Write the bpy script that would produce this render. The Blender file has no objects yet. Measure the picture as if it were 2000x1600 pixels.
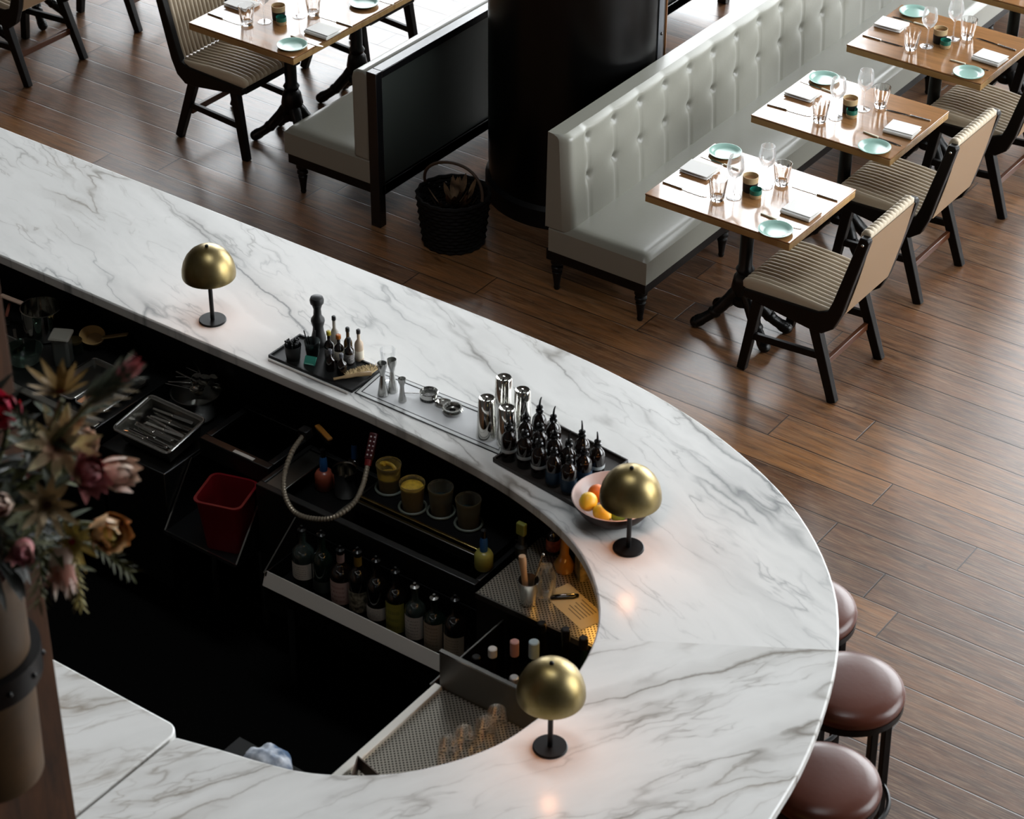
import bpy, bmesh, math, random
from mathutils import Vector, Matrix
random.seed(7)
PI = math.pi
S = bpy.context.scene
COL = S.collection

# ------------------------------------------------------------------ camera
F_PX = 4462.307
CAM = Vector((4.83796, -7.79594, 5.84209))
YAW, PITCH, ROLL = -0.62113, 0.60229, 0.00549
_f = Vector((math.sin(YAW)*math.cos(PITCH), math.cos(YAW)*math.cos(PITCH), -math.sin(PITCH)))
_r0 = Vector((math.cos(YAW), -math.sin(YAW), 0)); _u0 = _r0.cross(_f)
_r = _r0*math.cos(ROLL)+_u0*math.sin(ROLL); _u = -_r0*math.sin(ROLL)+_u0*math.cos(ROLL)
cd = bpy.data.cameras.new('camera'); cam = bpy.data.objects.new('camera', cd); COL.objects.link(cam)
cd.sensor_width = 36; cd.lens = F_PX/2000*36; cd.clip_end = 200; cd.clip_start = .1
m = Matrix((_r, _u, -_f)).transposed().to_4x4(); m.translation = CAM; cam.matrix_world = m
cd.dof.use_dof = True; cd.dof.focus_distance = 10.2; cd.dof.aperture_fstop = 5.0
S.camera = cam

def ray(px, py):
    return _r*((px-1000)/F_PX) - _u*((py-800)/F_PX) + _f
def at(px, py, z):
    """point of the photograph on the horizontal surface at height z"""
    d = ray(px, py); t = (z-CAM.z)/d.z
    return CAM+d*t

# ------------------------------------------------------------------ light
S.view_settings.view_transform = 'Standard'; S.view_settings.look = 'None'
S.view_settings.gamma = 1; S.view_settings.use_curve_mapping = False
S.view_settings.exposure = -0.12
W = bpy.data.worlds.new('overcast_sky'); S.world = W; W.use_nodes = True
W.node_tree.nodes['Background'].inputs[0].default_value = (.93, .97, 1.0, 1)
W.node_tree.nodes['Background'].inputs[1].default_value = 13.0
S.cycles.max_bounces = 12; S.cycles.transmission_bounces = 12; S.cycles.glossy_bounces = 6; S.cycles.diffuse_bounces = 3; S.cycles.transparent_max_bounces = 24
S.cycles.sample_clamp_indirect = 6
ROOM = (-15.0, 8.0, -10.5, 9.0, 8.4)      # x0 x1 y0 y1 height
BACK_WIN = [(-12.9, -10.65), (-10.5, -8.3), (-8.15, -5.95), (-5.8, -3.35), (-1.5, .7), (.85, 3.05), (3.2, 5.4)]
BACK_Z = (.9, 8.0)
SIDE_WIN = [(-.4, 1.6), (1.75, 3.75), (3.9, 5.9), (6.05, 8.05)]
SIDE_Z = (.9, 6.4)
SKYLIGHT = (-.2, 2.9, -3.7, -2.5)
def portal(name, loc, rot, sx, sy):
    l = bpy.data.lights.new(name, 'AREA'); l.shape = 'RECTANGLE'; l.size = sx; l.size_y = sy
    l.cycles.is_portal = True
    o = bpy.data.objects.new(name, l); o.location = loc; o.rotation_euler = rot; COL.objects.link(o)
for a, b in BACK_WIN:
    portal('daylight_portal', ((a+b)/2, ROOM[3]+.2, sum(BACK_Z)/2), (-PI/2, 0, 0), b-a, BACK_Z[1]-BACK_Z[0])
for a, b in SIDE_WIN:
    portal('daylight_portal', (ROOM[1]+.2, (a+b)/2, sum(SIDE_Z)/2), (0, PI/2, 0), SIDE_Z[1]-SIDE_Z[0], b-a)

portal('daylight_portal', ((SKYLIGHT[0]+SKYLIGHT[1])/2, (SKYLIGHT[2]+SKYLIGHT[3])/2, ROOM[4]+.2), (0, 0, 0), SKYLIGHT[1]-SKYLIGHT[0], SKYLIGHT[3]-SKYLIGHT[2])

# ------------------------------------------------------------------ materials
MATS = {}
def lin(h):
    h = h.lstrip('#'); c = [int(h[i:i+2], 16)/255 for i in (0, 2, 4)]
    return tuple((x/12.92 if x <= .04045 else ((x+.055)/1.055)**2.4) for x in c)+(1,)
def mat(name, color='#808080', rough=.5, metal=0, ior=1.5, coat=0, emit=None, es=1, sheen=0, trans=0, spec=.5, bump=None, noise=None):
    if name in MATS: return MATS[name]
    mt = bpy.data.materials.new(name); mt.use_nodes = True; nt = mt.node_tree
    b = nt.nodes['Principled BSDF']
    c = lin(color) if isinstance(color, str) else color
    b.inputs['Base Color'].default_value = c; b.inputs['Roughness'].default_value = rough
    b.inputs['Metallic'].default_value = metal; b.inputs['IOR'].default_value = ior
    b.inputs['Coat Weight'].default_value = coat; b.inputs['Specular IOR Level'].default_value = spec
    b.inputs['Sheen Weight'].default_value = sheen; b.inputs['Transmission Weight'].default_value = trans
    if emit: b.inputs['Emission Color'].default_value = lin(emit); b.inputs['Emission Strength'].default_value = es
    tc = nt.nodes.new('ShaderNodeTexCoord')
    if noise:      # (scale, second colour) : mottled colour
        n = nt.nodes.new('ShaderNodeTexNoise'); n.inputs['Scale'].default_value = noise[0]; n.inputs['Detail'].default_value = 5
        nt.links.new(tc.outputs['Object'], n.inputs['Vector'])
        mx = nt.nodes.new('ShaderNodeMix'); mx.data_type = 'RGBA'
        mx.inputs[6].default_value = c; mx.inputs[7].default_value = lin(noise[1])
        cr = nt.nodes.new('ShaderNodeValToRGB'); cr.color_ramp.elements[0].position = .38; cr.color_ramp.elements[1].position = .64
        nt.links.new(n.outputs['Fac'], cr.inputs[0]); nt.links.new(cr.outputs[0], mx.inputs[0]); nt.links.new(mx.outputs[2], b.inputs['Base Color'])
    if bump:       # (scale, strength)
        n = nt.nodes.new('ShaderNodeTexNoise'); n.inputs['Scale'].default_value = bump[0]; n.inputs['Detail'].default_value = 6
        nt.links.new(tc.outputs['Object'], n.inputs['Vector'])
        bp = nt.nodes.new('ShaderNodeBump'); bp.inputs['Strength'].default_value = bump[1]; bp.inputs['Distance'].default_value = .004
        nt.links.new(n.outputs['Fac'], bp.inputs['Height']); nt.links.new(bp.outputs[0], b.inputs['Normal'])
    MATS[name] = mt; return mt

class G:
    """small node-graph writer"""
    def __init__(s, name):
        s.m = bpy.data.materials.new(name); s.m.use_nodes = True; s.t = s.m.node_tree
        s.b = s.t.nodes['Principled BSDF']; s.g = s.n('NewGeometry').outputs['Position']; MATS[name] = s.m
    def n(s, typ, **kw):
        k = s.t.nodes.new('ShaderNode'+typ)
        for a, v in kw.items(): setattr(k, a, v)
        return k
    def put(s, sock, v):
        if hasattr(v, 'is_output'): s.t.links.new(v, sock)
        elif v is not None: sock.default_value = v
    def math(s, op, a, b=None, c=None, clamp=False):
        k = s.n('Math', operation=op, use_clamp=clamp); s.put(k.inputs[0], a)
        if b is not None: s.put(k.inputs[1], b)
        if c is not None: s.put(k.inputs[2], c)
        return k.outputs[0]
    def xyz(s, v):
        k = s.n('SeparateXYZ'); s.put(k.inputs[0], v); return k.outputs
    def vec(s, x, y, z=0.0):
        k = s.n('CombineXYZ')
        for i, v in enumerate((x, y, z)): s.put(k.inputs[i], v)
        return k.outputs[0]
    def noise(s, v, scale, detail=4, rough=.55, dist=0):
        k = s.n('TexNoise'); s.put(k.inputs['Vector'], v); k.inputs['Scale'].default_value = scale
        k.inputs['Detail'].default_value = detail; k.inputs['Roughness'].default_value = rough; k.inputs['Distortion'].default_value = dist
        return k.outputs['Fac']
    def mapping(s, v, rot=0, scale=(1, 1, 1), loc=(0, 0, 0)):
        k = s.n('Mapping'); s.put(k.inputs[0], v); k.inputs['Rotation'].default_value = (0, 0, rot)
        k.inputs['Scale'].default_value = scale; k.inputs['Location'].default_value = loc; return k.outputs[0]
    def ramp(s, f, stops):
        k = s.n('ValToRGB'); s.put(k.inputs[0], f); e = k.color_ramp.elements
        while len(e) < len(stops): e.new(.5)
        for i, (p, c) in enumerate(stops):
            e[i].position = p; e[i].color = lin(c) if isinstance(c, str) else (c, c, c, 1)
        return k.outputs[0]
    def mix(s, f, a, b, mode='MIX'):
        k = s.n('Mix', data_type='RGBA', blend_type=mode); s.put(k.inputs[0], f)
        for i, v in ((6, a), (7, b)): s.put(k.inputs[i], lin(v) if isinstance(v, str) else v)
        return k.outputs[2]
    def bump(s, h, strength, dist=.003):
        k = s.n('Bump'); s.put(k.inputs['Height'], h); k.inputs['Strength'].default_value = strength; k.inputs['Distance'].default_value = dist
        s.t.links.new(k.outputs[0], s.b.inputs['Normal'])
    def out(s, color=None, rough=None, **kw):
        if color is not None: s.put(s.b.inputs['Base Color'], color)
        if rough is not None: s.put(s.b.inputs['Roughness'], rough)
        for k, v in kw.items(): s.put(s.b.inputs[k.replace('_', ' ')], v)
        return s.m

def floor_mat():
    g = G('oak_planks'); o = g.xyz(g.g); x, y = o[0], o[1]
    w = .19
    yy = g.math('DIVIDE', g.math('ADD', y, .757), w); row = g.math('FLOOR', yy); fy = g.math('FRACT', yy)
    k = g.n('TexWhiteNoise', noise_dimensions='1D'); g.put(k.inputs['W'], row); off = k.outputs['Value']
    xx = g.math('DIVIDE', g.math('ADD', x, g.math('MULTIPLY', off, 3.7)), 2.1); colm = g.math('FLOOR', xx); fx = g.math('FRACT', xx)
    k2 = g.n('TexWhiteNoise', noise_dimensions='2D'); g.put(k2.inputs['Vector'], g.vec(row, colm)); rnd = k2.outputs['Value']
    pv = g.vec(g.math('ADD', g.math('MULTIPLY', x, .9), g.math('MULTIPLY', rnd, 37.)), g.math('MULTIPLY', y, 9.), g.math('MULTIPLY', rnd, 11.))
    grain = g.noise(pv, 3.2, 8, .62, .6)
    fine = g.noise(g.vec(g.math('MULTIPLY', x, 2.5), g.math('MULTIPLY', y, 60.), rnd), 3., 4, .7)
    c = g.ramp(rnd, [(0, '#412818'), (.22, '#6d4526'), (.45, '#523522'), (.65, '#7d5029'), (.85, '#644630'), (1, '#8f5f33')])
    c = g.mix(g.math('MULTIPLY', g.ramp(grain, [(.38, 0.), (.64, 1.)]), .72), c, '#2a190e')
    c = g.mix(g.math('MULTIPLY', g.ramp(fine, [(.46, 0.), (.7, 1.)]), .45), c, '#a8896a')
    kn = g.noise(g.vec(g.math('MULTIPLY', x, 1.6), g.math('MULTIPLY', y, 5.), rnd), 2.6, 3, .5, 1.5)
    c = g.mix(g.math('MULTIPLY', g.ramp(kn, [(.66, 0.), (.76, 1.)]), .55), c, '#1d120b')
    gy = g.math('MINIMUM', fy, g.math('SUBTRACT', 1., fy)); gx = g.math('MULTIPLY', g.math('MINIMUM', fx, g.math('SUBTRACT', 1., fx)), 11.)
    gap = g.math('MINIMUM', gy, gx)
    gm = g.ramp(gap, [(.008, 1.), (.022, 0.)])
    c = g.mix(g.math('MULTIPLY', gm, .9), c, '#120b07')
    wear = g.noise(g.g, 1.3, 4, .6)
    r = g.math('ADD', g.math('MULTIPLY', wear, .22), g.math('MULTIPLY', fine, .2))
    r = g.math('ADD', r, .13)
    h = g.math('SUBTRACT', g.math('MULTIPLY', grain, .4), g.math('MULTIPLY', gm, 1.))
    g.bump(g.math('ADD', h, g.math('MULTIPLY', wear, .8)), .35, .004)
    return g.out(c, r, Coat_Weight=.45, Coat_Roughness=.3)

def marble_mat():
    g = G('white_veined_marble'); p = g.g; o = g.xyz(p)
    near = g.math('GREATER_THAN', g.math('SUBTRACT', g.math('MULTIPLY', o[0], .62), o[1]), 4.15)       # the slab that closes the loop
    A = g.mapping(p, .33, (1, 1, 1)); B = g.mapping(p, -1.02, (1, 1, 1), (3.1, 1.7, 0))
    k = g.n('Mix', data_type='VECTOR'); g.put(k.inputs[0], near); g.put(k.inputs[4], A); g.put(k.inputs[5], B); v = k.outputs[1]
    q = g.xyz(v)
    warp = g.n('TexNoise'); g.put(warp.inputs['Vector'], g.vec(q[0], q[1], 5.)); warp.inputs['Scale'].default_value = 6.; warp.inputs['Detail'].default_value = 5
    wv = g.xyz(warp.outputs['Color']); qy = g.math('ADD', q[1], g.math('MULTIPLY', g.math('SUBTRACT', wv[0], .5), .09)); qx = g.math('ADD', q[0], g.math('MULTIPLY', g.math('SUBTRACT', wv[1], .5), .09))
    def vein(su, sv, sc, seed, wa, wb, ka, kb):
        n = g.noise(g.vec(g.math('MULTIPLY', qx, su), g.math('MULTIPLY', qy, sv), seed), sc, 3, .5, .15)
        d = g.math('ABSOLUTE', g.math('SUBTRACT', n, .5))
        return g.math('ADD', g.math('MULTIPLY', g.ramp(d, [(0., 1.), (wa, 0.)]), ka), g.math('MULTIPLY', g.ramp(d, [(0., 1.), (wb, 0.)]), kb))
    def mask(seed, sc, lo, hi): return g.ramp(g.noise(g.vec(g.math('MULTIPLY', q[0], .8), g.math('MULTIPLY', q[1], 1.5), seed), sc, 4, .6), [(lo, 0.), (hi, 1.)])
    v1 = g.math('MULTIPLY', vein(.42, 2.3, 1.25, 1.3, .011, .06, .7, .3), mask(4., 2.2, .42, .6))
    v2 = g.math('MULTIPLY', vein(.5, 2.5, 2.3, 6.1, .012, .05, .55, .18), mask(9., 1.9, .45, .62))
    v3 = g.math('MULTIPLY', vein(.26, 1.7, .85, 12.4, .007, .05, .85, .35), mask(15., 1.5, .38, .56))
    cloud = g.ramp(g.noise(g.vec(g.math('MULTIPLY', qx, .6), g.math('MULTIPLY', qy, 2.4), 2.), 1.5, 6, .65, .4), [(.45, 0.), (.78, 1.)])
    c = g.mix(g.math('MULTIPLY', cloud, .4), '#f1f0ed', '#cccdca')
    gold = g.noise(p, .8, 2)
    vc = g.mix(g.math('ADD', g.math('MULTIPLY', near, .45), g.ramp(gold, [(.5, 0.), (.7, .6)]), clamp=True), '#74787a', '#8f7a5e')
    v4 = g.math('MULTIPLY', vein(.55, 2.4, 4.4, 21.7, .016, .06, .45, .15), mask(27., 2.4, .44, .6))
    for vv in (v1, v2, v3, v4): c = g.mix(g.math('MULTIPLY', vv, .72, clamp=True), c, vc)
    return g.out(c, .22)

def wood_mat(name, c0, c1, rough, along='x', scale=1., coat=0, spec=.5):
    g = G(name); k = g.n('TexCoord'); o = g.xyz(k.outputs['Object'])
    a, b = (o[0], o[1]) if along == 'x' else (o[1], o[0])
    if along == 'z': a, b = o[2], g.math('ADD', o[0], o[1])
    v = g.vec(g.math('MULTIPLY', a, 1.2*scale), g.math('MULTIPLY', b, 14*scale), g.math('MULTIPLY', o[2], 2.))
    n = g.noise(v, 2., 6, .6, .5)
    return g.out(g.mix(g.ramp(n, [(.32, 0.), (.7, 1.)]), c0, c1), rough, Coat_Weight=coat, Specular_IOR_Level=spec)

def thin_glass(name, tint='#ffffff', edge=.75, rim_light=.06):
    """single-walled clear glass: clear face on, reflecting and whitened at its rims in place of caught light"""
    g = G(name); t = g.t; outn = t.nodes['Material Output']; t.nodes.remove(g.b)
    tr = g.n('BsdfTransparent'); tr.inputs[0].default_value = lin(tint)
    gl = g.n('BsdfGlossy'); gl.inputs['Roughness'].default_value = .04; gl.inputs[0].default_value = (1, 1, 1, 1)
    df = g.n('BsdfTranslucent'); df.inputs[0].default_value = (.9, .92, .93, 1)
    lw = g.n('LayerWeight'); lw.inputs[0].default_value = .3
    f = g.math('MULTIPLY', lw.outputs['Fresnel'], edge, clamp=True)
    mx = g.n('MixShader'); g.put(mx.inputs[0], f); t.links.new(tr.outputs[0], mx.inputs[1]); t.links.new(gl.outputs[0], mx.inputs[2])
    m2 = g.n('MixShader'); g.put(m2.inputs[0], g.math('MULTIPLY', g.math('ADD', lw.outputs['Facing'], .15), rim_light*2, clamp=True)); t.links.new(mx.outputs[0], m2.inputs[1]); t.links.new(df.outputs[0], m2.inputs[2])  # white translucent share paints in light caught at the glass rims
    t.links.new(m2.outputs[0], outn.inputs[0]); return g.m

MFLOOR = floor_mat(); MMARBLE = marble_mat()
MTABLE = wood_mat('pale_oak_table_top', '#a37348', '#87603a', .16, coat=.35)
MPLY = wood_mat('plywood_edge', '#b08d5c', '#8f6c3e', .35)
MDARKWOOD = wood_mat('dark_stained_wood', '#0d0805', '#060403', .42, 'z', spec=.22)
MPOST = wood_mat('aged_brown_timber', '#4d2e17', '#2b190c', .65, 'z', .8, spec=.25)
MPANEL = wood_mat('amber_bar_panelling', '#6a4426', '#482d18', .4, 'z', .6)
MLEATHER = mat('grey_green_leather', '#85847a', .3, bump=(90, .06))
MTAN = mat('tan_leather', '#866b4f', .5, bump=(120, .08))
MSTRIPE = mat('channelled_tan_fabric', '#b5a68e', .6, sheen=.1)
MSTOOL = mat('chestnut_leather', '#54291b', .33, coat=.0, bump=(60, .08))
MBLACK = mat('black_gloss_metal', '#060606', .22)
MCOL = mat('black_column_cladding', '#030303', .3, spec=.25)
MCAST = mat('black_cast_iron', '#030303', .3, spec=.3, bump=(40, .35))
MBLACKSATIN = mat('black_satin_metal', '#070708', .4, spec=.3)
MBACK = mat('black_back_leather', '#262a27', .36, spec=.5)
MBRASS = mat('brushed_brass', '#9a8a62', .38, metal=1, noise=(14, '#857348'))
MSTEEL = mat('stainless_steel', '#b9b9b6', .22, metal=1)
MSTEELD = mat('worn_dark_steel', '#4c4d4d', .38, metal=1)
MCHROME = mat('polished_steel', '#d6d5d0', .06, metal=1)
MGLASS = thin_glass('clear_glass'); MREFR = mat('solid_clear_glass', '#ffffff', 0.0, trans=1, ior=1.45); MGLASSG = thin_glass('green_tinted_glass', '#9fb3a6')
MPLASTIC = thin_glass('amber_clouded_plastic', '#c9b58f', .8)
MWHITE = mat('white_linen', '#eceae6', .8)
MPLATE = mat('sage_glaze', '#93b7ab', .18)
MTEAL = mat('teal_glaze', '#1f6a5a', .2)
MSAND = mat('unglazed_clay', '#b39a72', .7)
MDARK = mat('matt_black_plastic', '#0a0b0b', .5)
def label_mat(name, base, ink, rows=7, seed=0.):
    g = G(name); k = g.n('TexCoord'); o = g.xyz(k.outputs['Generated'])
    r = g.math('FRACT', g.math('MULTIPLY', o[2], rows)); u = g.math('ADD', o[0], g.math('MULTIPLY', o[1], .6))
    w = g.noise(g.vec(g.math('MULTIPLY', u, 16.), g.math('FLOOR', g.math('MULTIPLY', o[2], rows)), seed), 1., 2)
    m_ = g.math('MULTIPLY', g.math('GREATER_THAN', r, .55), g.math('GREATER_THAN', w, .5))
    edge = g.math('MULTIPLY', g.math('LESS_THAN', g.math('ABSOLUTE', g.math('SUBTRACT', o[2], .5)), .4), g.math('LESS_THAN', g.math('ABSOLUTE', g.math('SUBTRACT', o[0], .5)), .38))
    return g.out(g.mix(g.math('MULTIPLY', g.math('MULTIPLY', m_, edge), .6), base, ink), .7)
MPAPER = mat('label_paper', '#c6c3ba', .7)
MPIT = mat('black_rubber_mat', '#030303', .8, spec=.1)
MBROWNGLASS = mat('brown_bottle_glass', '#120805', .05, coat=.5)
MGREENGLASS = mat('dark_green_bottle_glass', '#0c1a14', .06, coat=.4)

# ------------------------------------------------------------------ mesh helper
class MB:
    def __init__(s): s.v = []; s.f = []
    def add(s, vs, fs):
        n = len(s.v); s.v += [tuple(v) for v in vs]; s.f += [tuple(i+n for i in f) for f in fs]; return s
    def box(s, x0, x1, y0, y1, z0, z1, M=None):
        vs = [Vector(p) for p in ((x0,y0,z0),(x1,y0,z0),(x1,y1,z0),(x0,y1,z0),(x0,y0,z1),(x1,y0,z1),(x1,y1,z1),(x0,y1,z1))]
        if M: vs = [M@v for v in vs]
        return s.add(vs, [(3,2,1,0),(4,5,6,7),(0,1,5,4),(1,2,6,5),(2,3,7,6),(3,0,4,7)])
    def bar(s, a, b, w, h=None, up=(0,0,1), taper=1):
        """rectangular bar from a to b, w across, h along up"""
        a, b, up = Vector(a), Vector(b), Vector(up); h = h or w; d = (b-a).normalized()
        sx = d.cross(up)
        if sx.length < 1e-4: sx = d.cross(Vector((1,0,0)))
        sx.normalize(); uy = sx.cross(d)
        vs = []
        for p, k in ((a, 1), (b, taper)):
            for i, j in ((-1,-1),(1,-1),(1,1),(-1,1)): vs.append(p+sx*i*w*k/2+uy*j*h*k/2)
        return s.add(vs, [(3,2,1,0),(4,5,6,7),(0,1,5,4),(1,2,6,5),(2,3,7,6),(3,0,4,7)])
    def lathe(s, prof, seg=24, c=(0,0,0), M=None, close=True):
        """prof: list of (r,z)"""
        vs, fs, rings = [], [], []
        for r, z in prof:
            if r < 1e-6: rings.append([len(vs)]); vs.append(Vector((c[0], c[1], c[2]+z)))
            else:
                rings.append(list(range(len(vs), len(vs)+seg)))
                for i in range(seg):
                    a = 2*PI*i/seg; vs.append(Vector((c[0]+r*math.cos(a), c[1]+r*math.sin(a), c[2]+z)))
        for A, B in zip(rings, rings[1:]):
            for i in range(seg):
                j = (i+1) % seg
                if len(A) == 1 and len(B) == 1: continue
                if len(A) == 1: fs.append((A[0], B[j], B[i]))
                elif len(B) == 1: fs.append((A[i], A[j], B[0]))
                else: fs.append((A[i], A[j], B[j], B[i]))
        if close:
            if len(rings[0]) > 1: fs.append(tuple(reversed(rings[0])))
            if len(rings[-1]) > 1: fs.append(tuple(rings[-1]))
        if M: vs = [M@v for v in vs]
        return s.add(vs, fs)
    def cyl(s, a, b, r0, r1=None, seg=16):
        a, b = Vector(a), Vector(b); d = b-a; r1 = r0 if r1 is None else r1
        M = Matrix.Translation(a)@d.to_track_quat('Z', 'Y').to_matrix().to_4x4()
        return s.lathe([(r0, 0), (r1, d.length)], seg, M=M)
    def sphere(s, c, rx, ry=None, rz=None, seg=16, rings=10, M=None):
        ry = ry or rx; rz = rz or rx; n = len(s.v)
        s.lathe([(max(0, math.sin(PI*i/rings)) if 0 < i < rings else 0, -math.cos(PI*i/rings)) for i in range(rings+1)], seg)
        R = M or Matrix.Identity(4)
        for i in range(n, len(s.v)):
            v = Vector(s.v[i]); v = R@Vector((v.x*rx, v.y*ry, v.z*rz)); s.v[i] = tuple(v+Vector(c))
        return s
    def tube(s, pts, r, seg=8, closed=False, flat=None):
        pts = [Vector(p) for p in pts]; n = len(pts); vs = []; fs = []
        up = Vector((0, 0, 1)); prev = None
        for i, p in enumerate(pts):
            if closed: d = pts[(i+1) % n]-pts[i-1]
            else: d = pts[min(i+1, n-1)]-pts[max(i-1, 0)]
            d.normalize()
            if prev is None:
                x = d.cross(up)
                if x.length < 1e-3: x = d.cross(Vector((1, 0, 0)))
            else: x = prev-d*prev.dot(d)
            x.normalize(); prev = x; y = d.cross(x)
            rr = r[i] if isinstance(r, (list, tuple)) else r
            for k in range(seg):
                a = 2*PI*k/seg; vs.append(p+x*math.cos(a)*rr+y*math.sin(a)*rr*(flat or 1))
        for i in range(n if closed else n-1):
            j = (i+1) % n
            for k in range(seg): fs.append((i*seg+k, i*seg+(k+1) % seg, j*seg+(k+1) % seg, j*seg+k))
        if not closed: fs.append(tuple(range(seg-1, -1, -1))); fs.append(tuple((n-1)*seg+k for k in range(seg)))
        return s.add(vs, fs)
    def prism(s, poly, z0, z1):
        """convex-ish polygon (x,y) extruded in z"""
        n = len(poly)
        vs = [(x, y, z0) for x, y in poly]+[(x, y, z1) for x, y in poly]
        return s.add(vs, [tuple(range(n-1, -1, -1)), tuple(range(n, 2*n))]+[(i, (i+1) % n, n+(i+1) % n, n+i) for i in range(n)])
    def prof_y(s, poly, y0, y1):
        """polygon (x,z) extruded along y"""
        n = len(poly)
        vs = [(x, y0, z) for x, z in poly]+[(x, y1, z) for x, z in poly]
        return s.add(vs, [tuple(range(n)), tuple(range(2*n-1, n-1, -1))]+[(i, n+i, n+(i+1) % n, (i+1) % n) for i in range(n)])
    def grid(s, nu, nv, fn, wrapv=False):
        vs = [fn(i/nu, j/nv) for i in range(nu+1) for j in range(nv+1)]
        return s.add(vs, [(i*(nv+1)+j, (i+1)*(nv+1)+j, (i+1)*(nv+1)+j+1, i*(nv+1)+j+1) for i in range(nu) for j in range(nv)])
    def strip(s, P, Q, z0, z1, closed=False):
        """slab between two equally long xy paths"""
        n = len(P); vs = []
        for a, b in zip(P, Q): vs += [(a[0], a[1], z0), (a[0], a[1], z1), (b[0], b[1], z0), (b[0], b[1], z1)]
        fs = []
        for i in range(n-1):
            k, l = 4*i, 4*i+4
            fs += [(k+1, l+1, l+3, k+3), (k, k+2, l+2, l), (k, l, l+1, k+1), (k+2, k+3, l+3, l+2)]
        fs += [(0, 1, 3, 2), (4*n-4, 4*n-2, 4*n-1, 4*n-3)]
        return s.add(vs, fs)
    def xf(s, M):
        s.v = [tuple(M@Vector(v)) for v in s.v]; return s
    def build(s, name, material, parent=None, bevel=0, smooth=38, loc=None, sub=0, seg=2):
        me = bpy.data.meshes.new(name); me.from_pydata(s.v, [], s.f); me.update()
        bm = bmesh.new(); bm.from_mesh(me); bmesh.ops.recalc_face_normals(bm, faces=bm.faces); bm.to_mesh(me); bm.free()
        me.materials.append(material)
        if smooth:
            me.shade_smooth(); me.set_sharp_from_angle(angle=math.radians(smooth))
        o = bpy.data.objects.new(name, me); COL.objects.link(o)
        if parent: o.parent = parent
        if loc is not None: o.location = loc
        if bevel:
            b = o.modifiers.new('bevel', 'BEVEL'); b.width = bevel; b.segments = seg; b.limit_method = 'ANGLE'; b.angle_limit = math.radians(40)
        if sub: u = o.modifiers.new('sub', 'SUBSURF'); u.levels = sub; u.render_levels = sub
        return o

def thing(name, label, cat, loc=(0, 0, 0), rz=0, group=None):
    o = bpy.data.objects.new(name, None); COL.objects.link(o); o.empty_display_size = .1
    o.location = loc; o.rotation_euler = (0, 0, rz); return tag(o, label, cat, group)
def tag(o, label, cat, group=None):
    o['label'] = label; o['category'] = cat
    if group: o['group'] = group
    return o
def struct(o): o['kind'] = 'structure'; return o
def dup(root, label, loc=None, rz=None, group=None):
    r = root.copy(); COL.objects.link(r); r['label'] = label
    if loc is not None: r.location = loc
    if rz is not None: r.rotation_euler = (0, 0, rz)
    if group: r['group'] = group
    for ch in root.children:
        c = ch.copy(); COL.objects.link(c); c.parent = r
        for g in ch.children:
            d = g.copy(); COL.objects.link(d); d.parent = c
    return r
def rot(ax, a): return Matrix.Rotation(a, 4, ax)
def bez(pts, n):
    """smooth curve through points (Catmull-Rom)"""
    P = [Vector(p) for p in pts]; P = [2*P[0]-P[1]]+P+[2*P[-1]-P[-2]]; out = []
    for i in range(1, len(P)-2):
        for k in range(n):
            t = k/n; a, b, c, d = P[i-1], P[i], P[i+1], P[i+2]
            out.append(.5*((2*b)+(c-a)*t+(2*a-5*b+4*c-d)*t*t+(3*b-a-3*c+d)*t**3))
    out.append(P[-2]); return out
# ------------------------------------------------------------------ room shell
X0, X1, Y0, Y1, H = ROOM
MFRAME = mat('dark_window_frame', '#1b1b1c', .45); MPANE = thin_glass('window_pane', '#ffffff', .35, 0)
MWALL = mat('dark_plaster', '#34312d', .8, bump=(8, .1)); MCEIL = mat('pale_ceiling', '#403d39', .85)
struct(MB().box(X0, X1, Y0, Y1, -.1, 0).build('floor', MFLOOR, smooth=0))
b = MB(); s0, s1, s2, s3 = SKYLIGHT
b.box(X0, s0, Y0, Y1, H, H+.15); b.box(s1, X1, Y0, Y1, H, H+.15); b.box(s0, s1, Y0, s2, H, H+.15); b.box(s0, s1, s3, Y1, H, H+.15)
struct(b.build('ceiling', MCEIL, smooth=0))
o = struct(MB().box(s0, s0+.05, s2, s3, H+.05, H+.1).box(s1-.05, s1, s2, s3, H+.05, H+.1).box(s0+.05, s1-.05, s2, s2+.05, H+.05, H+.1).box(s0+.05, s1-.05, s3-.05, s3, H+.05, H+.1).build('window_13', MFRAME, smooth=0))
MB().box(s0+.05, s1-.05, s2+.05, s3-.05, H+.074, H+.076).build('pane', MPANE, o, smooth=0)
struct(MB().box(X0-.25, X0, Y0, Y1, -.1, H+.15).build('wall_left', MWALL, smooth=0))
struct(MB().box(X0-.25, X1+.25, Y0-.25, Y0, -.1, H+.15).build('wall_front', MWALL, smooth=0))
def holed(name, wins, z0, z1, lo, hi, put):
    b = MB(); e = lo
    for a, c in wins: put(b, e, a, -.1, H+.15); put(b, a, c, -.1, z0); put(b, a, c, z1, H+.15); e = c
    put(b, e, hi, -.1, H+.15); return struct(b.build(name, MWALL, smooth=0))
pb = lambda b, a, c, z, w: b.box(a, c, Y1, Y1+.25, z, w)
ps = lambda b, a, c, z, w: b.box(X1, X1+.25, a, c, z, w)
holed('wall_back', BACK_WIN, *BACK_Z, X0-.25, X1+.25, pb)
holed('wall_right', SIDE_WIN, *SIDE_Z, Y0, Y1, ps)
nwin = 0
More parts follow.
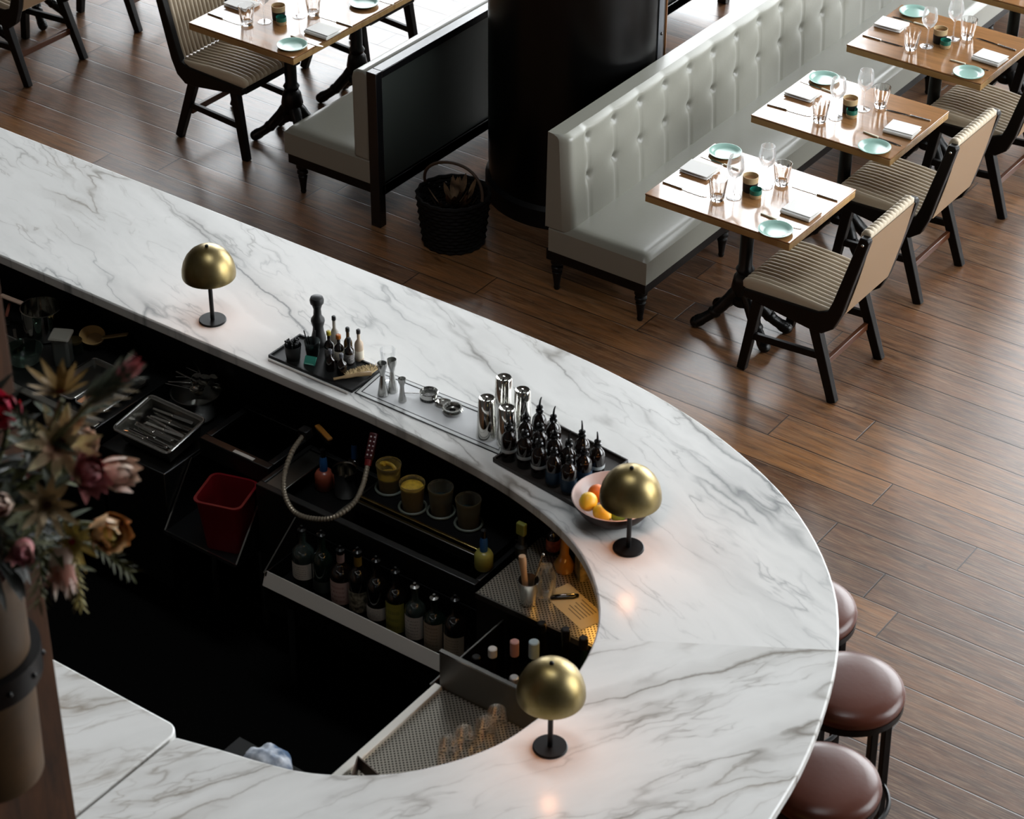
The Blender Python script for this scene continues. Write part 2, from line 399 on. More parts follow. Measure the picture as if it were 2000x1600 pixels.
for wins, (z0, z1), side in ((BACK_WIN, BACK_Z, 0), (SIDE_WIN, SIDE_Z, 1)):
    for a, c in wins:
        nwin += 1; b = MB(); t = .05
        def bx(u0, u1, w0, w1, d0, d1):
            if side == 0: b.box(u0, u1, Y1+d0, Y1+d1, w0, w1)
            else: b.box(X1+d0, X1+d1, u0, u1, w0, w1)
        bx(a, a+t, z0, z1, .08, .16); bx(c-t, c, z0, z1, .08, .16); bx(a+t, c-t, z0, z0+t, .08, .16); bx(a+t, c-t, z1-t, z1, .08, .16)
        bx((a+c)/2-.015, (a+c)/2+.015, z0+t, z1-t, .09, .15); bx(a+t, c-t, (z0+z1)/2-.015, (z0+z1)/2+.015, .09, .15)
        o = struct(b.build('window_%d' % nwin, MFRAME, smooth=0)); b = MB()
        bx(a+t, c-t, z0+t, z1-t, .119, .121); b.build('pane', MPANE, o, smooth=0)

# black column between the two upholstered benches
t = thing('column', 'round gloss black metal-clad column between the two leather benches', 'column', (-1.05, .97, 0))
MB().lathe([(.44, .12), (.445, .2), (.445, H)], 64).build('shaft', MCOL, t)
MB().lathe([(.46, 0), (.46, .1), (.44, .12)], 64).build('base_ring', MBLACKSATIN, t)
b = MB(); a0 = math.radians(9)
for k in range(7):
    a = a0+k*.022; b.bar((.447*math.cos(a), .447*math.sin(a), .12), (.447*math.cos(a), .447*math.sin(a), H-.02), .012, .006, up=(math.cos(a), math.sin(a), 0))
sm = b.build('seam_strip', mat('grey_metal_strip', '#565a60', .35, metal=.8), t)
b = MB()
for k in range(14):
    a = a0+.066; b.sphere((.451*math.cos(a), .451*math.sin(a), .4+k*.19), .009, seg=8, rings=6)
b.build('rivet_line', MBLACK, sm)
a = math.radians(29)
MB().bar((.449*math.cos(a), .449*math.sin(a), .12), (.449*math.cos(a), .449*math.sin(a), H-.02), .03, .008, up=(math.cos(a), math.sin(a), 0)).build('copper_strip', mat('copper_trim', '#a9764a', .35, metal=.7), t)

# ------------------------------------------------------------------ bar counter
ZB = 1.07
outer_c = [(.35, -1.695), (.72, -1.706), (.97, -1.727), (1.225, -1.769), (1.463, -1.832), (1.72, -1.936), (1.938, -2.058), (2.124, -2.208), (2.274, -2.371), (2.37, -2.515), (2.465, -2.70), (2.552, -2.95), (2.612, -3.185), (2.646, -3.42),
           (2.63, -3.72), (2.53, -4.07), (2.34, -4.36), (2.05, -4.62), (1.75, -4.78), (1.4, -4.88), (1.0, -4.925)]
inner_c = [(.35, -2.482), (.686, -2.5), (.983, -2.533), (1.196, -2.581), (1.365, -2.641), (1.51, -2.725), (1.636, -2.838), (1.732, -2.965), (1.795, -3.11), (1.832, -3.279), (1.846, -3.443),
           (1.818, -3.614), (1.758, -3.752), (1.672, -3.878), (1.574, -3.972), (1.426, -4.066), (1.275, -4.115), (1.15, -4.145), (1.0, -4.185)]
def resample(P, n):
    P = [Vector((x, y, 0)) for x, y in P]; P = bez(P, 8)
    L = [0]
    for a, b in zip(P, P[1:]): L.append(L[-1]+(b-a).length)
    out = []; j = 0
    for i in range(n+1):
        t = L[-1]*i/n
        while j < len(L)-2 and L[j+1] < t: j += 1
        k = (t-L[j])/max(1e-9, L[j+1]-L[j]); q = P[j].lerp(P[j+1], k); out.append((q.x, q.y))
    return out
def path2(head, C, apex, n):
    return [(head[0]+(C[0][0]-head[0])*i/12, head[1]+(C[0][1]-head[1])*i/12) for i in range(12)]+resample(C[:apex+1], n)+resample(C[apex:], n)[1:]
BO = path2((-4.2, -1.685), outer_c, 13, 40); BI = path2((-4.2, -2.478), inner_c, 10, 40)
def offset(P, d):
    out = []
    for i, p in enumerate(P):
        a, b = P[max(i-1, 0)], P[min(i+1, len(P)-1)]; dx, dy = b[0]-a[0], b[1]-a[1]; l = math.hypot(dx, dy)
        out.append((p[0]+dy/l*d, p[1]-dx/l*d))
    return out
bar = thing('bar_counter', 'U-shaped bar counter with white marble top curving round the bartender pit', 'bar counter', (0, 0, 0))
top = MB().strip(BO, BI, ZB-.045, ZB).build('marble_top', MMARBLE, bar, bevel=.006, smooth=30)
body = MB().strip(offset(BO, .30), offset(BI, -.13), 0, ZB-.045).build('counter_body', MPANEL, bar, smooth=30)
MB().strip(offset(BI, -.11), offset(BI, -.129), 0.0, ZB-.045).build('pit_lining', MBLACKSATIN, bar, smooth=30)
MB().strip(offset(BO, .07)[57:66], offset(BO, .08)[57:66], ZB-.052, ZB-.0452).build('led_strip', mat('warm_led', '#ffc46a', .5, emit='#ffbe5e', es=15), bar, smooth=0)
MB().strip(offset(BI, -.055)[34:62], offset(BI, -.065)[34:62], ZB-.052, ZB-.0452).build('led_strip', mat('warm_led', '#ffc46a', .5, emit='#ffbe5e', es=15), bar, smooth=0)
pit = offset(BI, .03)
pm = MB().prism([(x, y) for x, y in reversed(offset(BI, -.1)[1:])]+[(-4.1, -2.38), (-4.1, -4.285)], .001, .012).build('pit_floor_mat', MPIT, smooth=0)
tag(pm, 'black rubber mat covering the dark floor of the bartender pit', 'floor mat')

fl = thing('bar_flap', 'hinged marble counter flap with rounded corner beside the timber post', 'counter flap', (.5, -4.53, 0))
b = MB(); pts = [(-.49, -.395), (.488, -.395), (.488, .33)]
for k in range(7):
    a = k/6*PI/2; pts.append((.438+.05*math.cos(a), .335+.05*math.sin(a)))
pts.append((-.49, .385))
b.prism(pts, ZB-.042, ZB).build('marble_leaf', MMARBLE, fl, bevel=.006)
MB().box(-.48, .40, -.36, -.32, 0, ZB-.042).build('gate_panel', MPANEL, fl, smooth=0)
b = MB(); b.box(-.47, .40, -.32, .25, ZB-.07, ZB-.0425).build('bearer', MBLACKSATIN, fl, smooth=0)

# ------------------------------------------------------------------ upholstered benches
def bench(name, label, x_front, x_back, y0, y1, tufted):
    """bench facing +x (x_front > x_back) or -x"""
    s = 1 if x_front > x_back else -1; d = abs(x_front-x_back)
    t = thing(name, label, 'bench', (x_back, y0, 0)); L = y1-y0
    X = lambda u: s*u                     # u measured from the back plane towards the front
    b = MB()
    def add(u0, u1, ya, yb, z0, z1): b.box(min(X(u0), X(u1)), max(X(u0), X(u1)), ya, yb, z0, z1)
    add(.0, d-.01, .01, L-.01, .175, .235); b.build('plinth_rail', MDARKWOOD, t, bevel=.004)
    # seat cushion with soft domed top
    n = 40
    def seat(u, v):
        w = .02+(d-.02)*u; y = L*v
        e = min(u*d/.05, 1, (1-u)*d/.06+0, ) if u > .5 else 1
        e2 = min(1, v*L/.05, (1-v)*L/.05)
        z = .355+.03*(math.sqrt(max(0, 1-(1-min(1, e))**2)))*math.sqrt(max(0, 1-(1-e2)**2))
        return (X(w), y, z)
    b = MB(); uu = [i/n for i in range(n+1)]
    vv = [0, .004, .008, .013, .02, .03]+[.06+.88*k/20 for k in range(21)]+[.97, .98, .99, .995, 1]
    vs = [seat(u, v) for u in uu for v in vv]; m_ = len(vv)
    b.add(vs, [(i*m_+j, (i+1)*m_+j, (i+1)*m_+j+1, i*m_+j+1) for i in range(n) for j in range(m_-1)])
    k0 = len(b.v)
    rim = [seat(u, 0) for u in uu]+[seat(1, v) for v in vv[1:]]+[seat(u, 1) for u in reversed(uu[:-1])]+[seat(0, v) for v in reversed(vv[1:-1])]
    low = [(x, y, .235) for x, y, z in rim]; r = len(rim)
    b.add(rim+low, [(i, (i+1) % r, r+(i+1) % r, r+i) for i in range(r)]+[tuple(range(r, 2*r))])
    b.build('seat_cushion', MLEATHER, t, smooth=60)
    if tufted:
        P = .2255; yb0 = .17; nb = int((L-.2)/P)+1; zr = (.605, .805)
        def face(u, v):
            y = L*u; z = .365+.505*v
            q = ((y-yb0)/P) % 1; dq = min(q, 1-q)*P
            inside = y > yb0-.02
            top_ = max(0, 1-max(0, z-.79)/.075); puff = .022-(.0035*math.exp(-(dq/.010)**2)*max(.25, min(1, top_+.25)) if inside else 0)
            x = .098+puff
            for zz in zr:
                if inside:
                    rr = math.hypot(dq, z-zz); x -= .022*math.exp(-(rr/.017)**2)+.009*math.exp(-(rr/.05)**2)
            e = min(1, (1-v)*.505/.035); x -= .035*(1-math.sqrt(max(0, 1-(1-e)**2)))
            ee = min(1, y/.045); x -= .05*(1-math.sqrt(max(0, 1-(1-ee)**2)))
            x += .028*(1-v)
            return (X(x), y, z)
        b = MB(); nu, nv = int(L/.0141), 44
        b.grid(nu, nv, face)
        # top, end and rear skins
        topf = [face(i/nu, 1) for i in range(nu+1)]; k = nu+1
        rear = [(X(.008), p[1], .872) for p in topf]
        b.add(topf+rear, [(i, i+1, k+i+1, k+i) for i in range(nu)])
        b.add(rear+[(X(.0), p[1], .36) for p in topf], [(i, i+1, k+i+1, k+i) for i in range(nu)])
        for yy, u in ((0, 0), (L, 1)):
            edge = [face(u, j/nv) for j in range(nv+1)]+[(X(.008), yy, .872), (X(0), yy, .365)]
            b.add(edge, [tuple(range(len(edge)))])
        bc = b.build('tufted_back', MLEATHER, t, smooth=70)
        first = None
        for i in range(nb):
            for zz in zr:
                y = yb0+i*P; v = (zz-.365)/.505; x = face(y/L, v)[0]
                if first is None:
                    first = MB().sphere((0, 0, 0), .008, .012, .012, seg=10, rings=6).build('button', MLEATHER, t, loc=(x, y, zz))
                else:
                    c = first.copy(); COL.objects.link(c); c.location = (x, y, zz)
    else:
        b = MB(); pr = [(X(.065), .36), (X(.165), .36), (X(.165), .80), (X(.155), .835), (X(.13), .852), (X(.085), .855), (X(.065), .84)]
        b.prof_y(pr, 0, L).build('back_cushion', MLEATHER, t, bevel=.012, seg=3)
        b = MB(); add(0, .06, -.01, .04, 0.0, .865); add(0, .06, L-.04, L+.01, 0, .865); add(0, .06, .04, L-.04, .825, .865); add(0, .06, .04, L-.04, .175, .235)
        b.build('back_frame', mat('black_lacquer_wood', '#0b0b0c', .2), t, bevel=.003)
        b = MB(); add(.015, .064, .04, L-.04, .235, .825); b.build('back_panel', MBACK, t, smooth=0)
    leg = None
    ys = [.05, .05+(L-.1)*.33, .05+(L-.1)*.66, L-.05] if L < 4 else [.05+i*(L-.1)/6 for i in range(7)]
    for y in ys:
        for u in (d-.055, .04) if tufted else (d-.07,):
            if leg is None:
                leg = MB().lathe([(.012, 0), (.016, .012), (.014, .02), (.021, .075), (.026, .1), (.019, .108), (.03, .118), (.03, .13), (.022, .138), (.033, .15), (.033, .175)], 16).build('turned_leg', MDARKWOOD, t, loc=(X(u), y, 0))
            else:
                c = leg.copy(); COL.objects.link(c); c.location = (X(u), y, 0)
    return t
bench('tufted_banquette', 'long grey leather banquette with buttoned back along the row of tables', 0.0, -.58, .04, 4.6, True)
bench('booth_bench', 'grey leather booth bench with black framed back left of the column', -2.23, -1.6, .05, 3.45, False)

# ------------------------------------------------------------------ dining chairs
def ribbed(b, path, amps, w, nr, y0=0):
    n = len(path); per = 8; nv = nr*per; vs = []
    for i in range(n):
        (x, z) = path[i]; a = path[i-1]; c = path[(i+1) % n]; tx, tz = c[0]-a[0], c[1]-a[1]; l = math.hypot(tx, tz); nx, nz = tz/l, -tx/l
        for j in range(nv+1):
            h = amps[i]*(abs(math.sin(PI*j/per))**.6-1)
            vs.append((x+nx*h, -w/2+w*j/nv, z+nz*h))
    m_ = nv+1
    b.add(vs, [(i*m_+j, ((i+1) % n)*m_+j, ((i+1) % n)*m_+j+1, i*m_+j+1) for i in range(n) for j in range(nv)])
    k = len(b.v)-len(vs)
    b.f.append(tuple(k+i*m_ for i in range(n))); b.f.append(tuple(k+i*m_+nv for i in reversed(range(n))))
def make_chair():
    t = thing('dining_chair', '', 'chair')
    b = MB(); path = [(-.235, .425), (-.262, .437), (-.27, .455), (-.26, .472), (-.235, .482), (-.15, .487), (0, .482), (.12, .472), (.195, .468), (.2, .43)]
    path = path[::-1]
    am = [0 if z < .44 else .012 for x, z in path]
    ribbed(b, path, am, .445, 15); b.build('seat', MSTRIPE, t, smooth=80)
    b = MB(); path = [(.19, .47), (.215, .56), (.245, .7), (.275, .84), (.283, .885), (.295, .903), (.315, .908), (.332, .897), (.335, .875), (.305, .72), (.27, .56), (.245, .46)]
    path = path[::-1]
    am = [.010 if (x, z) in ((.19, .47), (.215, .56), (.245, .7), (.275, .84), (.283, .885), (.295, .903), (.315, .908)) else 0 for x, z in path]
    ribbed(b, path, am, .40, 14); bk = b.build('backrest', MSTRIPE, t, smooth=80)
    b = MB(); b.grid(8, 8, lambda u, v: (.2475+.0885*u+.006*math.sin(PI*u)+.003, -.198+.396*v, .462+.415*u)); b.build('rear_panel', MTAN, bk)
    poly = [(-.25, .43), (-.25, .392), (.09, .345), (.16, .343), (.215, .385), (.25, .47), (.345, .87), (.335, .885), (.30, .885), (.20, .52), (.18, .468), (.13, .445), (0, .44)]
    for s in (-1, 1):
        b = MB(); b.prof_y(poly, s*.218-.02, s*.218+.02); b.build('side_frame', MDARKWOOD, t, bevel=.005)
        MB().bar((-.18, s*.212, .385), (-.237, s*.222, 0), .042, .05, up=(1, 0, 0), taper=.85).build('leg', MDARKWOOD, t, bevel=.004)
        MB().bar((.115, s*.212, .36), (.243, s*.222, 0), .042, .052, up=(1, 0, 0), taper=.85).build('leg', MDARKWOOD, t, bevel=.004)
        MB().bar((-.2, s*.216, .19), (.165, s*.216, .215), .022, .035).build('stretcher', MDARKWOOD, t, bevel=.003)
    MB().bar((.168, -.2, .165), (.168, .2, .165), .022, .035).build('stretcher', mat('red_brown_wood', '#4a2a18', .3), t, bevel=.003)
    MB().bar((-.228, -.2, .405), (-.228, .2, .405), .03, .045).build('front_rail', MDARKWOOD, t, bevel=.003)
    b = MB()
    for s in (-1, 1): b.sphere((.318, s*.24, .855), .008, seg=8, rings=6)
    b.build('stud', MCHROME, t)
    return t
ch = make_chair(); cgrp = 'channel-backed dining chairs'
ch['group'] = cgrp
ch['label'] = 'dining chair at the banquette table nearest the bar, whole striped seat showing'
ch.location = (.79, .245, 0)
dup(ch, 'dining chair at the second banquette table from the bar', (.71, 1.235, 0))
dup(ch, 'dining chair at the third banquette table from the bar, cut by the right frame edge', (.675, 2.235, 0))
dup(ch, 'dining chair at the farthest banquette table in the top right corner', (.70, 3.2, 0))
dup(ch, 'dining chair with backrest left of the laid table by the booth', (-2.87, .412, 0), PI)
dup(ch, 'dining chair behind, at the far end of the booth table', (-2.87, 1.46, 0), PI)
dup(ch, 'leftmost dining chair at the frame edge, light seat edge above dark legs', (-4.45, .34, 0))
dup(ch, 'dining chair at top left, only its rear leg on the brown planks showing', (-4.45, 1.24, 0))

# ------------------------------------------------------------------ tables
def make_table(label, x, y, lx, ly, group, bases=1):
    t = thing('dining_table', label, 'table', (x, y, 0), 0, group)
    MB().box(0, lx, 0, ly, .742, .75).build('tabletop', MTABLE, t, bevel=.002)
    e = MB().box(.001, lx-.001, .001, ly-.001, .708, .7405).build('plywood_edge', MPLY, t, bevel=.003)
    MB().box(.002, lx-.002, .002, ly-.002, .7405, .742).build('dark_line', MDARK, t, smooth=0)
    for k in range(bases):
        cx, cy = lx/2, ly*(.5 if bases == 1 else (.25, .62)[k])
        MB().lathe([(.13, .700), (.13, .708)], 24, (cx, cy, 0)).build('mount_plate', MCAST, t)
        MB().lathe([(.032, .14), (.05, .15), (.055, .19), (.045, .2), (.06, .24), (.05, .3), (.036, .32), (.045, .34), (.033, .36), (.032, .66), (.05, .68), (.05, .70)], 20, (cx, cy, 0)).build('pedestal', MCAST, t)
        for sx in (-1, 1):
            for sy in (-1, 1):
                d = Vector((sx*.185, sy*.10, 0)); q = [Vector((cx, cy, .25)), Vector((cx, cy, .17))+d*.3, Vector((cx, cy, .09))+d*.62, Vector((cx, cy, .042))+d*.92, Vector((cx, cy, .03))+d*1.02]
                b = MB().tube(bez(q, 4), [.034]*4+[.03]*4+[.026]*4+[.03]*4+[.024], 10); f = q[-1]
                b.sphere((f.x, f.y, .028), .03, .03, .028, 12, 8); b.sphere(tuple(q[2]), .035, .03, .03, 10, 8)
                b.build('claw_foot', MCAST, t)
    return t
TG = 'wooden dining tables'
TA = {'near': ('banquette table nearest the bar', (0.0, -.002)), 'second': ('second banquette table from the bar', (-.012, .958)), 'third': ('third banquette table from the bar', (-.02, 1.925)), 'far': ('farthest banquette table', (-.03, 2.885))}
make_table('pale wooden table at the banquette, nearest the bar counter', *TA['near'][1], .76, .605, TG)
make_table('pale wooden table, second from the bar along the banquette', *TA['second'][1], .76, .605, TG)
make_table('pale wooden table, third from the bar along the banquette', *TA['third'][1], .76, .605, TG)
make_table('pale wooden table, only a corner showing at the top right', *TA['far'][1], .76, .605, TG)
make_table('long wooden table laid for dining beside the left booth bench', -2.918, .123, .715, 1.5, TG, 2)
make_table('wooden table at the far left, only its black iron feet in view', -5.25, .06, .76, 1.2, TG, 2)

# ------------------------------------------------------------------ place settings
def lathe_thing(name, prof, material, label, cat, loc, group, seg=28, close=False):
    o = MB().lathe(prof, seg, close=close).build(name, material, smooth=50, loc=loc); return tag(o, label, cat, group)
def thin(prof, th=.0016):
    """outer profile turned into a walled vessel"""
    return prof+[(max(r-th, .0005), z+(th if i == 0 else 0)) for i, (r, z) in reversed(list(enumerate(prof)))]
def mk_tumbler():
    b = MB(); prof = [(.0005, .006), (.026, .006), (.03, .012), (.034, .05), (.0405, .09), (.0425, .105), (.0412, .105), (.039, .09), (.0325, .05), (.028, .018), (.0005, .014)]
    seg = 40; n0 = 0
    b.lathe([(0, .0), (.027, 0), (.029, .004)]+[(.031, .012), (.035, .05), (.0415, .09), (.043, .108), (.0415, .108), (.0395, .09), (.033, .05), (.028, .02), (0, .016)], seg)
    vs = []
    for x, y, z in b.v:
        r = math.hypot(x, y); a = math.atan2(y, x)
        if r > .03 and .01 < z < .085: k = 1+(.045 if r > .0345 or z < .02 else .0)*math.cos(a*10); x, y = x*k, y*k
        vs.append((x, y, z))
    b.v = vs; return b.build('tumbler', MREFR, smooth=60)
def mk_wine():
    b = MB().lathe([(0, .004), (.034, .001), (.035, .003), (.02, .006), (.006, .01), (.0035, .02), (.0035, .095), (.008, .103), (.028, .12), (.039, .145), (.04, .165), (.032, .21), (.0312, .21), (.039, .165), (.038, .146), (.027, .122), (0, .108)], 28)
    return b.build('wine_glass', MGLASS, smooth=60)
def mk_plate():
    b = MB().lathe([(0, .002), (.045, .0), (.06, .004), (.078, .014), (.0785, .017), (.075, .0172), (.06, .009), (.045, .006), (0, .006)], 40)
    return b.build('side_plate', MPLATE, smooth=50)
def mk_napkin():
    t = MB()
    prof = []
    for k in range(9): a = PI/2+PI*k/8; prof.append((-.055+.009*math.cos(a), .010+.009*math.sin(a)))
    prof += [(.058, .002), (.058, .008)]
    t.prof_y(prof, -.075, .075); t.prof_y([(-.05, .019), (.06, .017), (.06, .021), (-.05, .0235)], -.0745, .0745)
    t.xf(rot('Z', -PI/2))
    return t.build('napkin', MWHITE, smooth=40, bevel=.002)
def mk_knife(name, l, hl, hm=None, flip=False):
    root = thing(name, '', 'knife'); b = MB()
    b.add([(-l/2, -.0035, .004), (-l/2, .0035, .004), (-l/2+hl, .0055, .004), (-l/2+hl, -.0055, .004), (-l/2, -.0035, .011), (-l/2, .0035, .011), (-l/2+hl, .0055, .0115), (-l/2+hl, -.0055, .0115)],
          [(3,2,1,0),(4,5,6,7),(0,1,5,4),(1,2,6,5),(2,3,7,6),(3,0,4,7)]); b.xf(Matrix.Translation((0, 0, -.004)))
    
    if flip: b.xf(rot('Z', PI))
    b.build('handle', hm or MSTEEL, root, bevel=.002)
    p = [(-l/2+hl, -.004), (-l/2+hl+.03, -.0085), (l/2-.03, -.009), (l/2-.006, -.003), (l/2, .005), (l/2-.05, .0065), (-l/2+hl, .004)]
    if flip: p = [(-x, -y) for x, y in p]
    MB().prism(p, .0, .0022).build('blade', MCHROME, root, bevel=.0006); return root
def mk_cup():
    root = thing('salt_cup', '', 'cup')
    MB().lathe([(0, 0), (.031, 0), (.034, .004), (.0355, .048), (.034, .048), (.032, .006), (0, .006)], 28).build('lower_body', MDARK, root)
    MB().lathe([(.0355, .048), (.0365, .078), (.034, .078), (.033, .055), (.033, .048)], 28, close=False).build('clay_rim', MSAND, root)
    MB().lathe([(0, .062), (.0335, .06)], 28, close=False).build('contents', mat('brown_salt', '#9a7248', .8, bump=(400, .4)), root)
    return root
def mk_bowl():
    root = thing('condiment_bowl', '', 'bowl')
    MB().lathe([(0, 0), (.024, 0), (.027, .006), (.028, .02)], 24, close=False).build('foot', MSAND, root)
    MB().lathe([(.028, .02), (.0285, .042), (.027, .0425), (.0255, .025), (.018, .014), (0, .012)], 24, close=False).build('glazed_cup', MTEAL, root); return root
TUM, WIN, PLA, NAP = mk_tumbler(), mk_wine(), mk_plate(), mk_napkin()
KNI, SPR, CUP, BOW = mk_knife('table_knife', .235, .105), mk_knife('butter_knife', .215, .085, mat('bone_handle', '#d2cab0', .4), True), mk_cup(), mk_bowl()
_used = set()
PROTO = {'tumbler': (TUM, 'glass', 'fluted water tumblers'), 'wine_glass': (WIN, 'wine glass', 'stemmed wine glasses'), 'side_plate': (PLA, 'plate', 'sage side plates'), 'napkin': (NAP, 'napkin', 'folded white napkins'),
         'table_knife': (KNI, 'knife', 'steel table knives'), 'butter_knife': (SPR, 'knife', 'butter knives by the side plates'), 'salt_cup': (CUP, 'cup', 'black and clay salt cups'), 'condiment_bowl': (BOW, 'bowl', 'tiny teal glazed bowls')}
def put(kind, label, x, y, z, rz=0):
    p, cat, grp = PROTO[kind]
    if kind in _used: return dup(p, label, (x, y, z), rz, grp)
    _used.add(kind); p.location = (x, y, z); p.rotation_euler = (0, 0, rz); return tag(p, label, cat, grp)
SIDE = {0: 'banquette side', 1: 'chair side'}
def setting(tb, x0, y0, side, z=.75, skip=(), jig=0):
    """one cover; side 0 sits on the banquette, 1 on the chair (turned half round)"""
    def P(kind, desc, u, v, a=0, dz=0):
        if kind in skip: return
        r = random.Random(hash_(tb+kind+str(side))); u += r.uniform(-jig, jig); v += r.uniform(-jig, jig); a += r.uniform(-jig, jig)*8
        if side: u, v, a = .757-u, .588-v, a+PI
        put(kind, desc+' on the '+(SIDE[side] if tb != 'long booth table' else ('booth side' if side else 'chair side'))+' of the '+tb, x0+u, y0+v, z+.0003+dz, a)
    P('side_plate', 'round sage side plate', .098, .54)
    P('napkin', 'folded white napkin', .092, .322)
    P('table_knife', 'steel table knife', .128, .134, 0)
    P('butter_knife', 'butter knife', .125, .447, -.06)
    P('tumbler', 'fluted water tumbler', .297, .145)
    P('wine_glass', 'stemmed wine glass', .346, .208)
def hash_(s): return sum((i+1)*ord(c) for i, c in enumerate(s)) % 9973
for key in ('near', 'second', 'third', 'far'):
    tb, (x0, y0) = TA[key]; jig = .0 if key == 'near' else .012
    setting(tb, x0, y0, 0, jig=jig); setting(tb, x0, y0, 1, jig=jig)
    put('salt_cup', 'black cup with clay rim at the middle of the '+tb, x0+.373, y0+.306, .7503)
    put('condiment_bowl', 'small teal glazed bowl beside the black cup on the '+tb, x0+.425+(.02 if key == 'second' else 0)*-1, y0+.268, .7503)
Z = .7503; LT = 'long booth table'
for kind, d, x, y, a in (('napkin', 'folded white napkin', -2.83, .44, 0), ('table_knife', 'steel table knife', -2.79, .262, 0), ('tumbler', 'fluted water tumbler', -2.655, .287, 0), ('wine_glass', 'stemmed wine glass', -2.6, .36, 0)):
    put(kind, d+' on the chair side of the '+LT, x, y, Z, a)
for kind, d, x, y, a in (('napkin', 'folded white napkin', -2.27, .438, PI), ('table_knife', 'steel table knife', -2.31, .583, PI), ('tumbler', 'fluted water tumbler', -2.455, .585, 0), ('wine_glass', 'stemmed wine glass', -2.5, .52, 0), ('side_plate', 'round sage side plate', -2.29, .218, 0), ('butter_knife', 'butter knife beside the plate', -2.27, .31, PI)):
    put(kind, d+' at the near booth place of the '+LT, x, y, Z, a)
put('side_plate', 'round sage side plate at the farther booth place of the '+LT, -2.317, .835, Z)
put('butter_knife', 'butter knife at the farther booth place of the '+LT, -2.3, .93, Z, PI)
put('salt_cup', 'black cup with clay rim on the '+LT, -2.565, .435, Z); put('condiment_bowl', 'small teal glazed bowl beside the black cup on the '+LT, -2.513, .395, Z)
# ------------------------------------------------------------------ brass lamps on the bar
def lamp(x, y, label, first=[]):
    if first:
        r = dup(first[0], label, (x, y, ZB))
    else:
        r = thing('table_lamp', label, 'lamp', (x, y, ZB), 0, 'brass dome lamps on the bar'); first.append(r)
        MB().lathe([(.050, 0), (.0535, .001), (.0535, .006), (.051, .008), (.009, .0085)], 40).build('base', MBLACKSATIN, r)
        MB().lathe([(.0085, .007), (.0085, .30)], 16).build('stem', MBLACKSATIN, r)
        pr = [(.1035, .205), (.105, .213), (.1035, .236), (.097, .262), (.085, .287), (.067, .309), (.046, .324), (.024, .332), (0, .3345)]
        inn = [(r_*.975, z-.003) for r_, z in reversed(pr[1:-1])]
        MB().lathe(pr+[(0, .331)]+inn+[(.1035, .205)], 56, close=False).build('shade', MBRASS, r, smooth=60)
        MB().lathe([(.007, .329), (.007, .339), (.004, .342), (0, .3425)], 14).build('finial', MBLACKSATIN, r)
        MB().sphere((0, 0, .272), .018, seg=12, rings=8).build('bulb', mat('warm_bulb', '#ffb070', .5, emit='#ff8a4a', es=3), r)
    l = bpy.data.lights.new('lamp_glow', 'POINT'); l.energy = .55; l.color = (1, .42, .2); l.shadow_soft_size = .02
    o = bpy.data.objects.new('lamp_glow', l); COL.objects.link(o); o.parent = r; o.location = (0, 0, .235)
    return r
lamp(-.504, -2.342, 'brass dome lamp on the straight arm of the bar, farthest from the fruit')
lamp(1.602, -2.592, 'brass dome lamp standing in front of the fruit bowl')
lamp(1.95, -3.552, 'brass dome lamp nearest the viewer, by the steel drainer')

def quad(pts, z0, z1, name, material, parent=None, bevel=0):
    return MB().prism([(p[0], p[1]) for p in pts], z0, z1).build(name, material, parent, bevel=bevel)
def A(px, py, z=ZB): p = at(px, py, z); return (p.x, p.y)
def cent(ps): return (sum(p[0] for p in ps)/len(ps), sum(p[1] for p in ps)/len(ps))

# ------------------------------------------------------------------ condiment tray
tr = thing('serving_tray', 'black flat tray of bitters and straws on the marble bar', 'tray', (.05, -2.32, ZB))
b = MB().box(-.2, .2, -.09, .085, .002, .007); b.build('base', MDARK, tr, bevel=.002)
b = MB()
for x0, x1, y0, y1 in ((-.205, .205, -.095, -.088), (-.205, .205, .083, .09), (-.205, -.198, -.088, .083), (.198, .205, -.088, .083)): b.box(x0, x1, y0, y1, .0, .013)
b.build('rim', MBLACKSATIN, tr)
TZ = ZB+.0072
rod = MB().cyl((-.19, -.111, .0045), (.195, -.111, .0045), .004, seg=10).build('edge_rod', mat('pale_rod', '#c9c2ba', .5), loc=(.05, -2.32, ZB)); tag(rod, 'pale thin rod lying along the front of the black tray', 'edge_rod')  # rod added for a thin pale strip along the tray's front
def on(px, py, z=TZ): p = at(px, py, z); return (p.x, p.y, z)
# pepper mill
pm_ = thing('pepper_mill', 'tall black pepper mill at the back of the bitters tray', 'pepper mill', on(623, 672))
MB().lathe([(.027, 0), (.029, .004), (.029, .03), (.022, .06), (.020, .08), (.027, .105), (.026, .115), (.016, .13), (.0145, .16), (.02, .178)], 28).build('body', MDARK, pm_)
MB().lathe([(.02, .179), (.026, .186), (.0275, .2), (.024, .21), (.012, .214), (0, .215)], 28).build('head', MDARK, pm_)
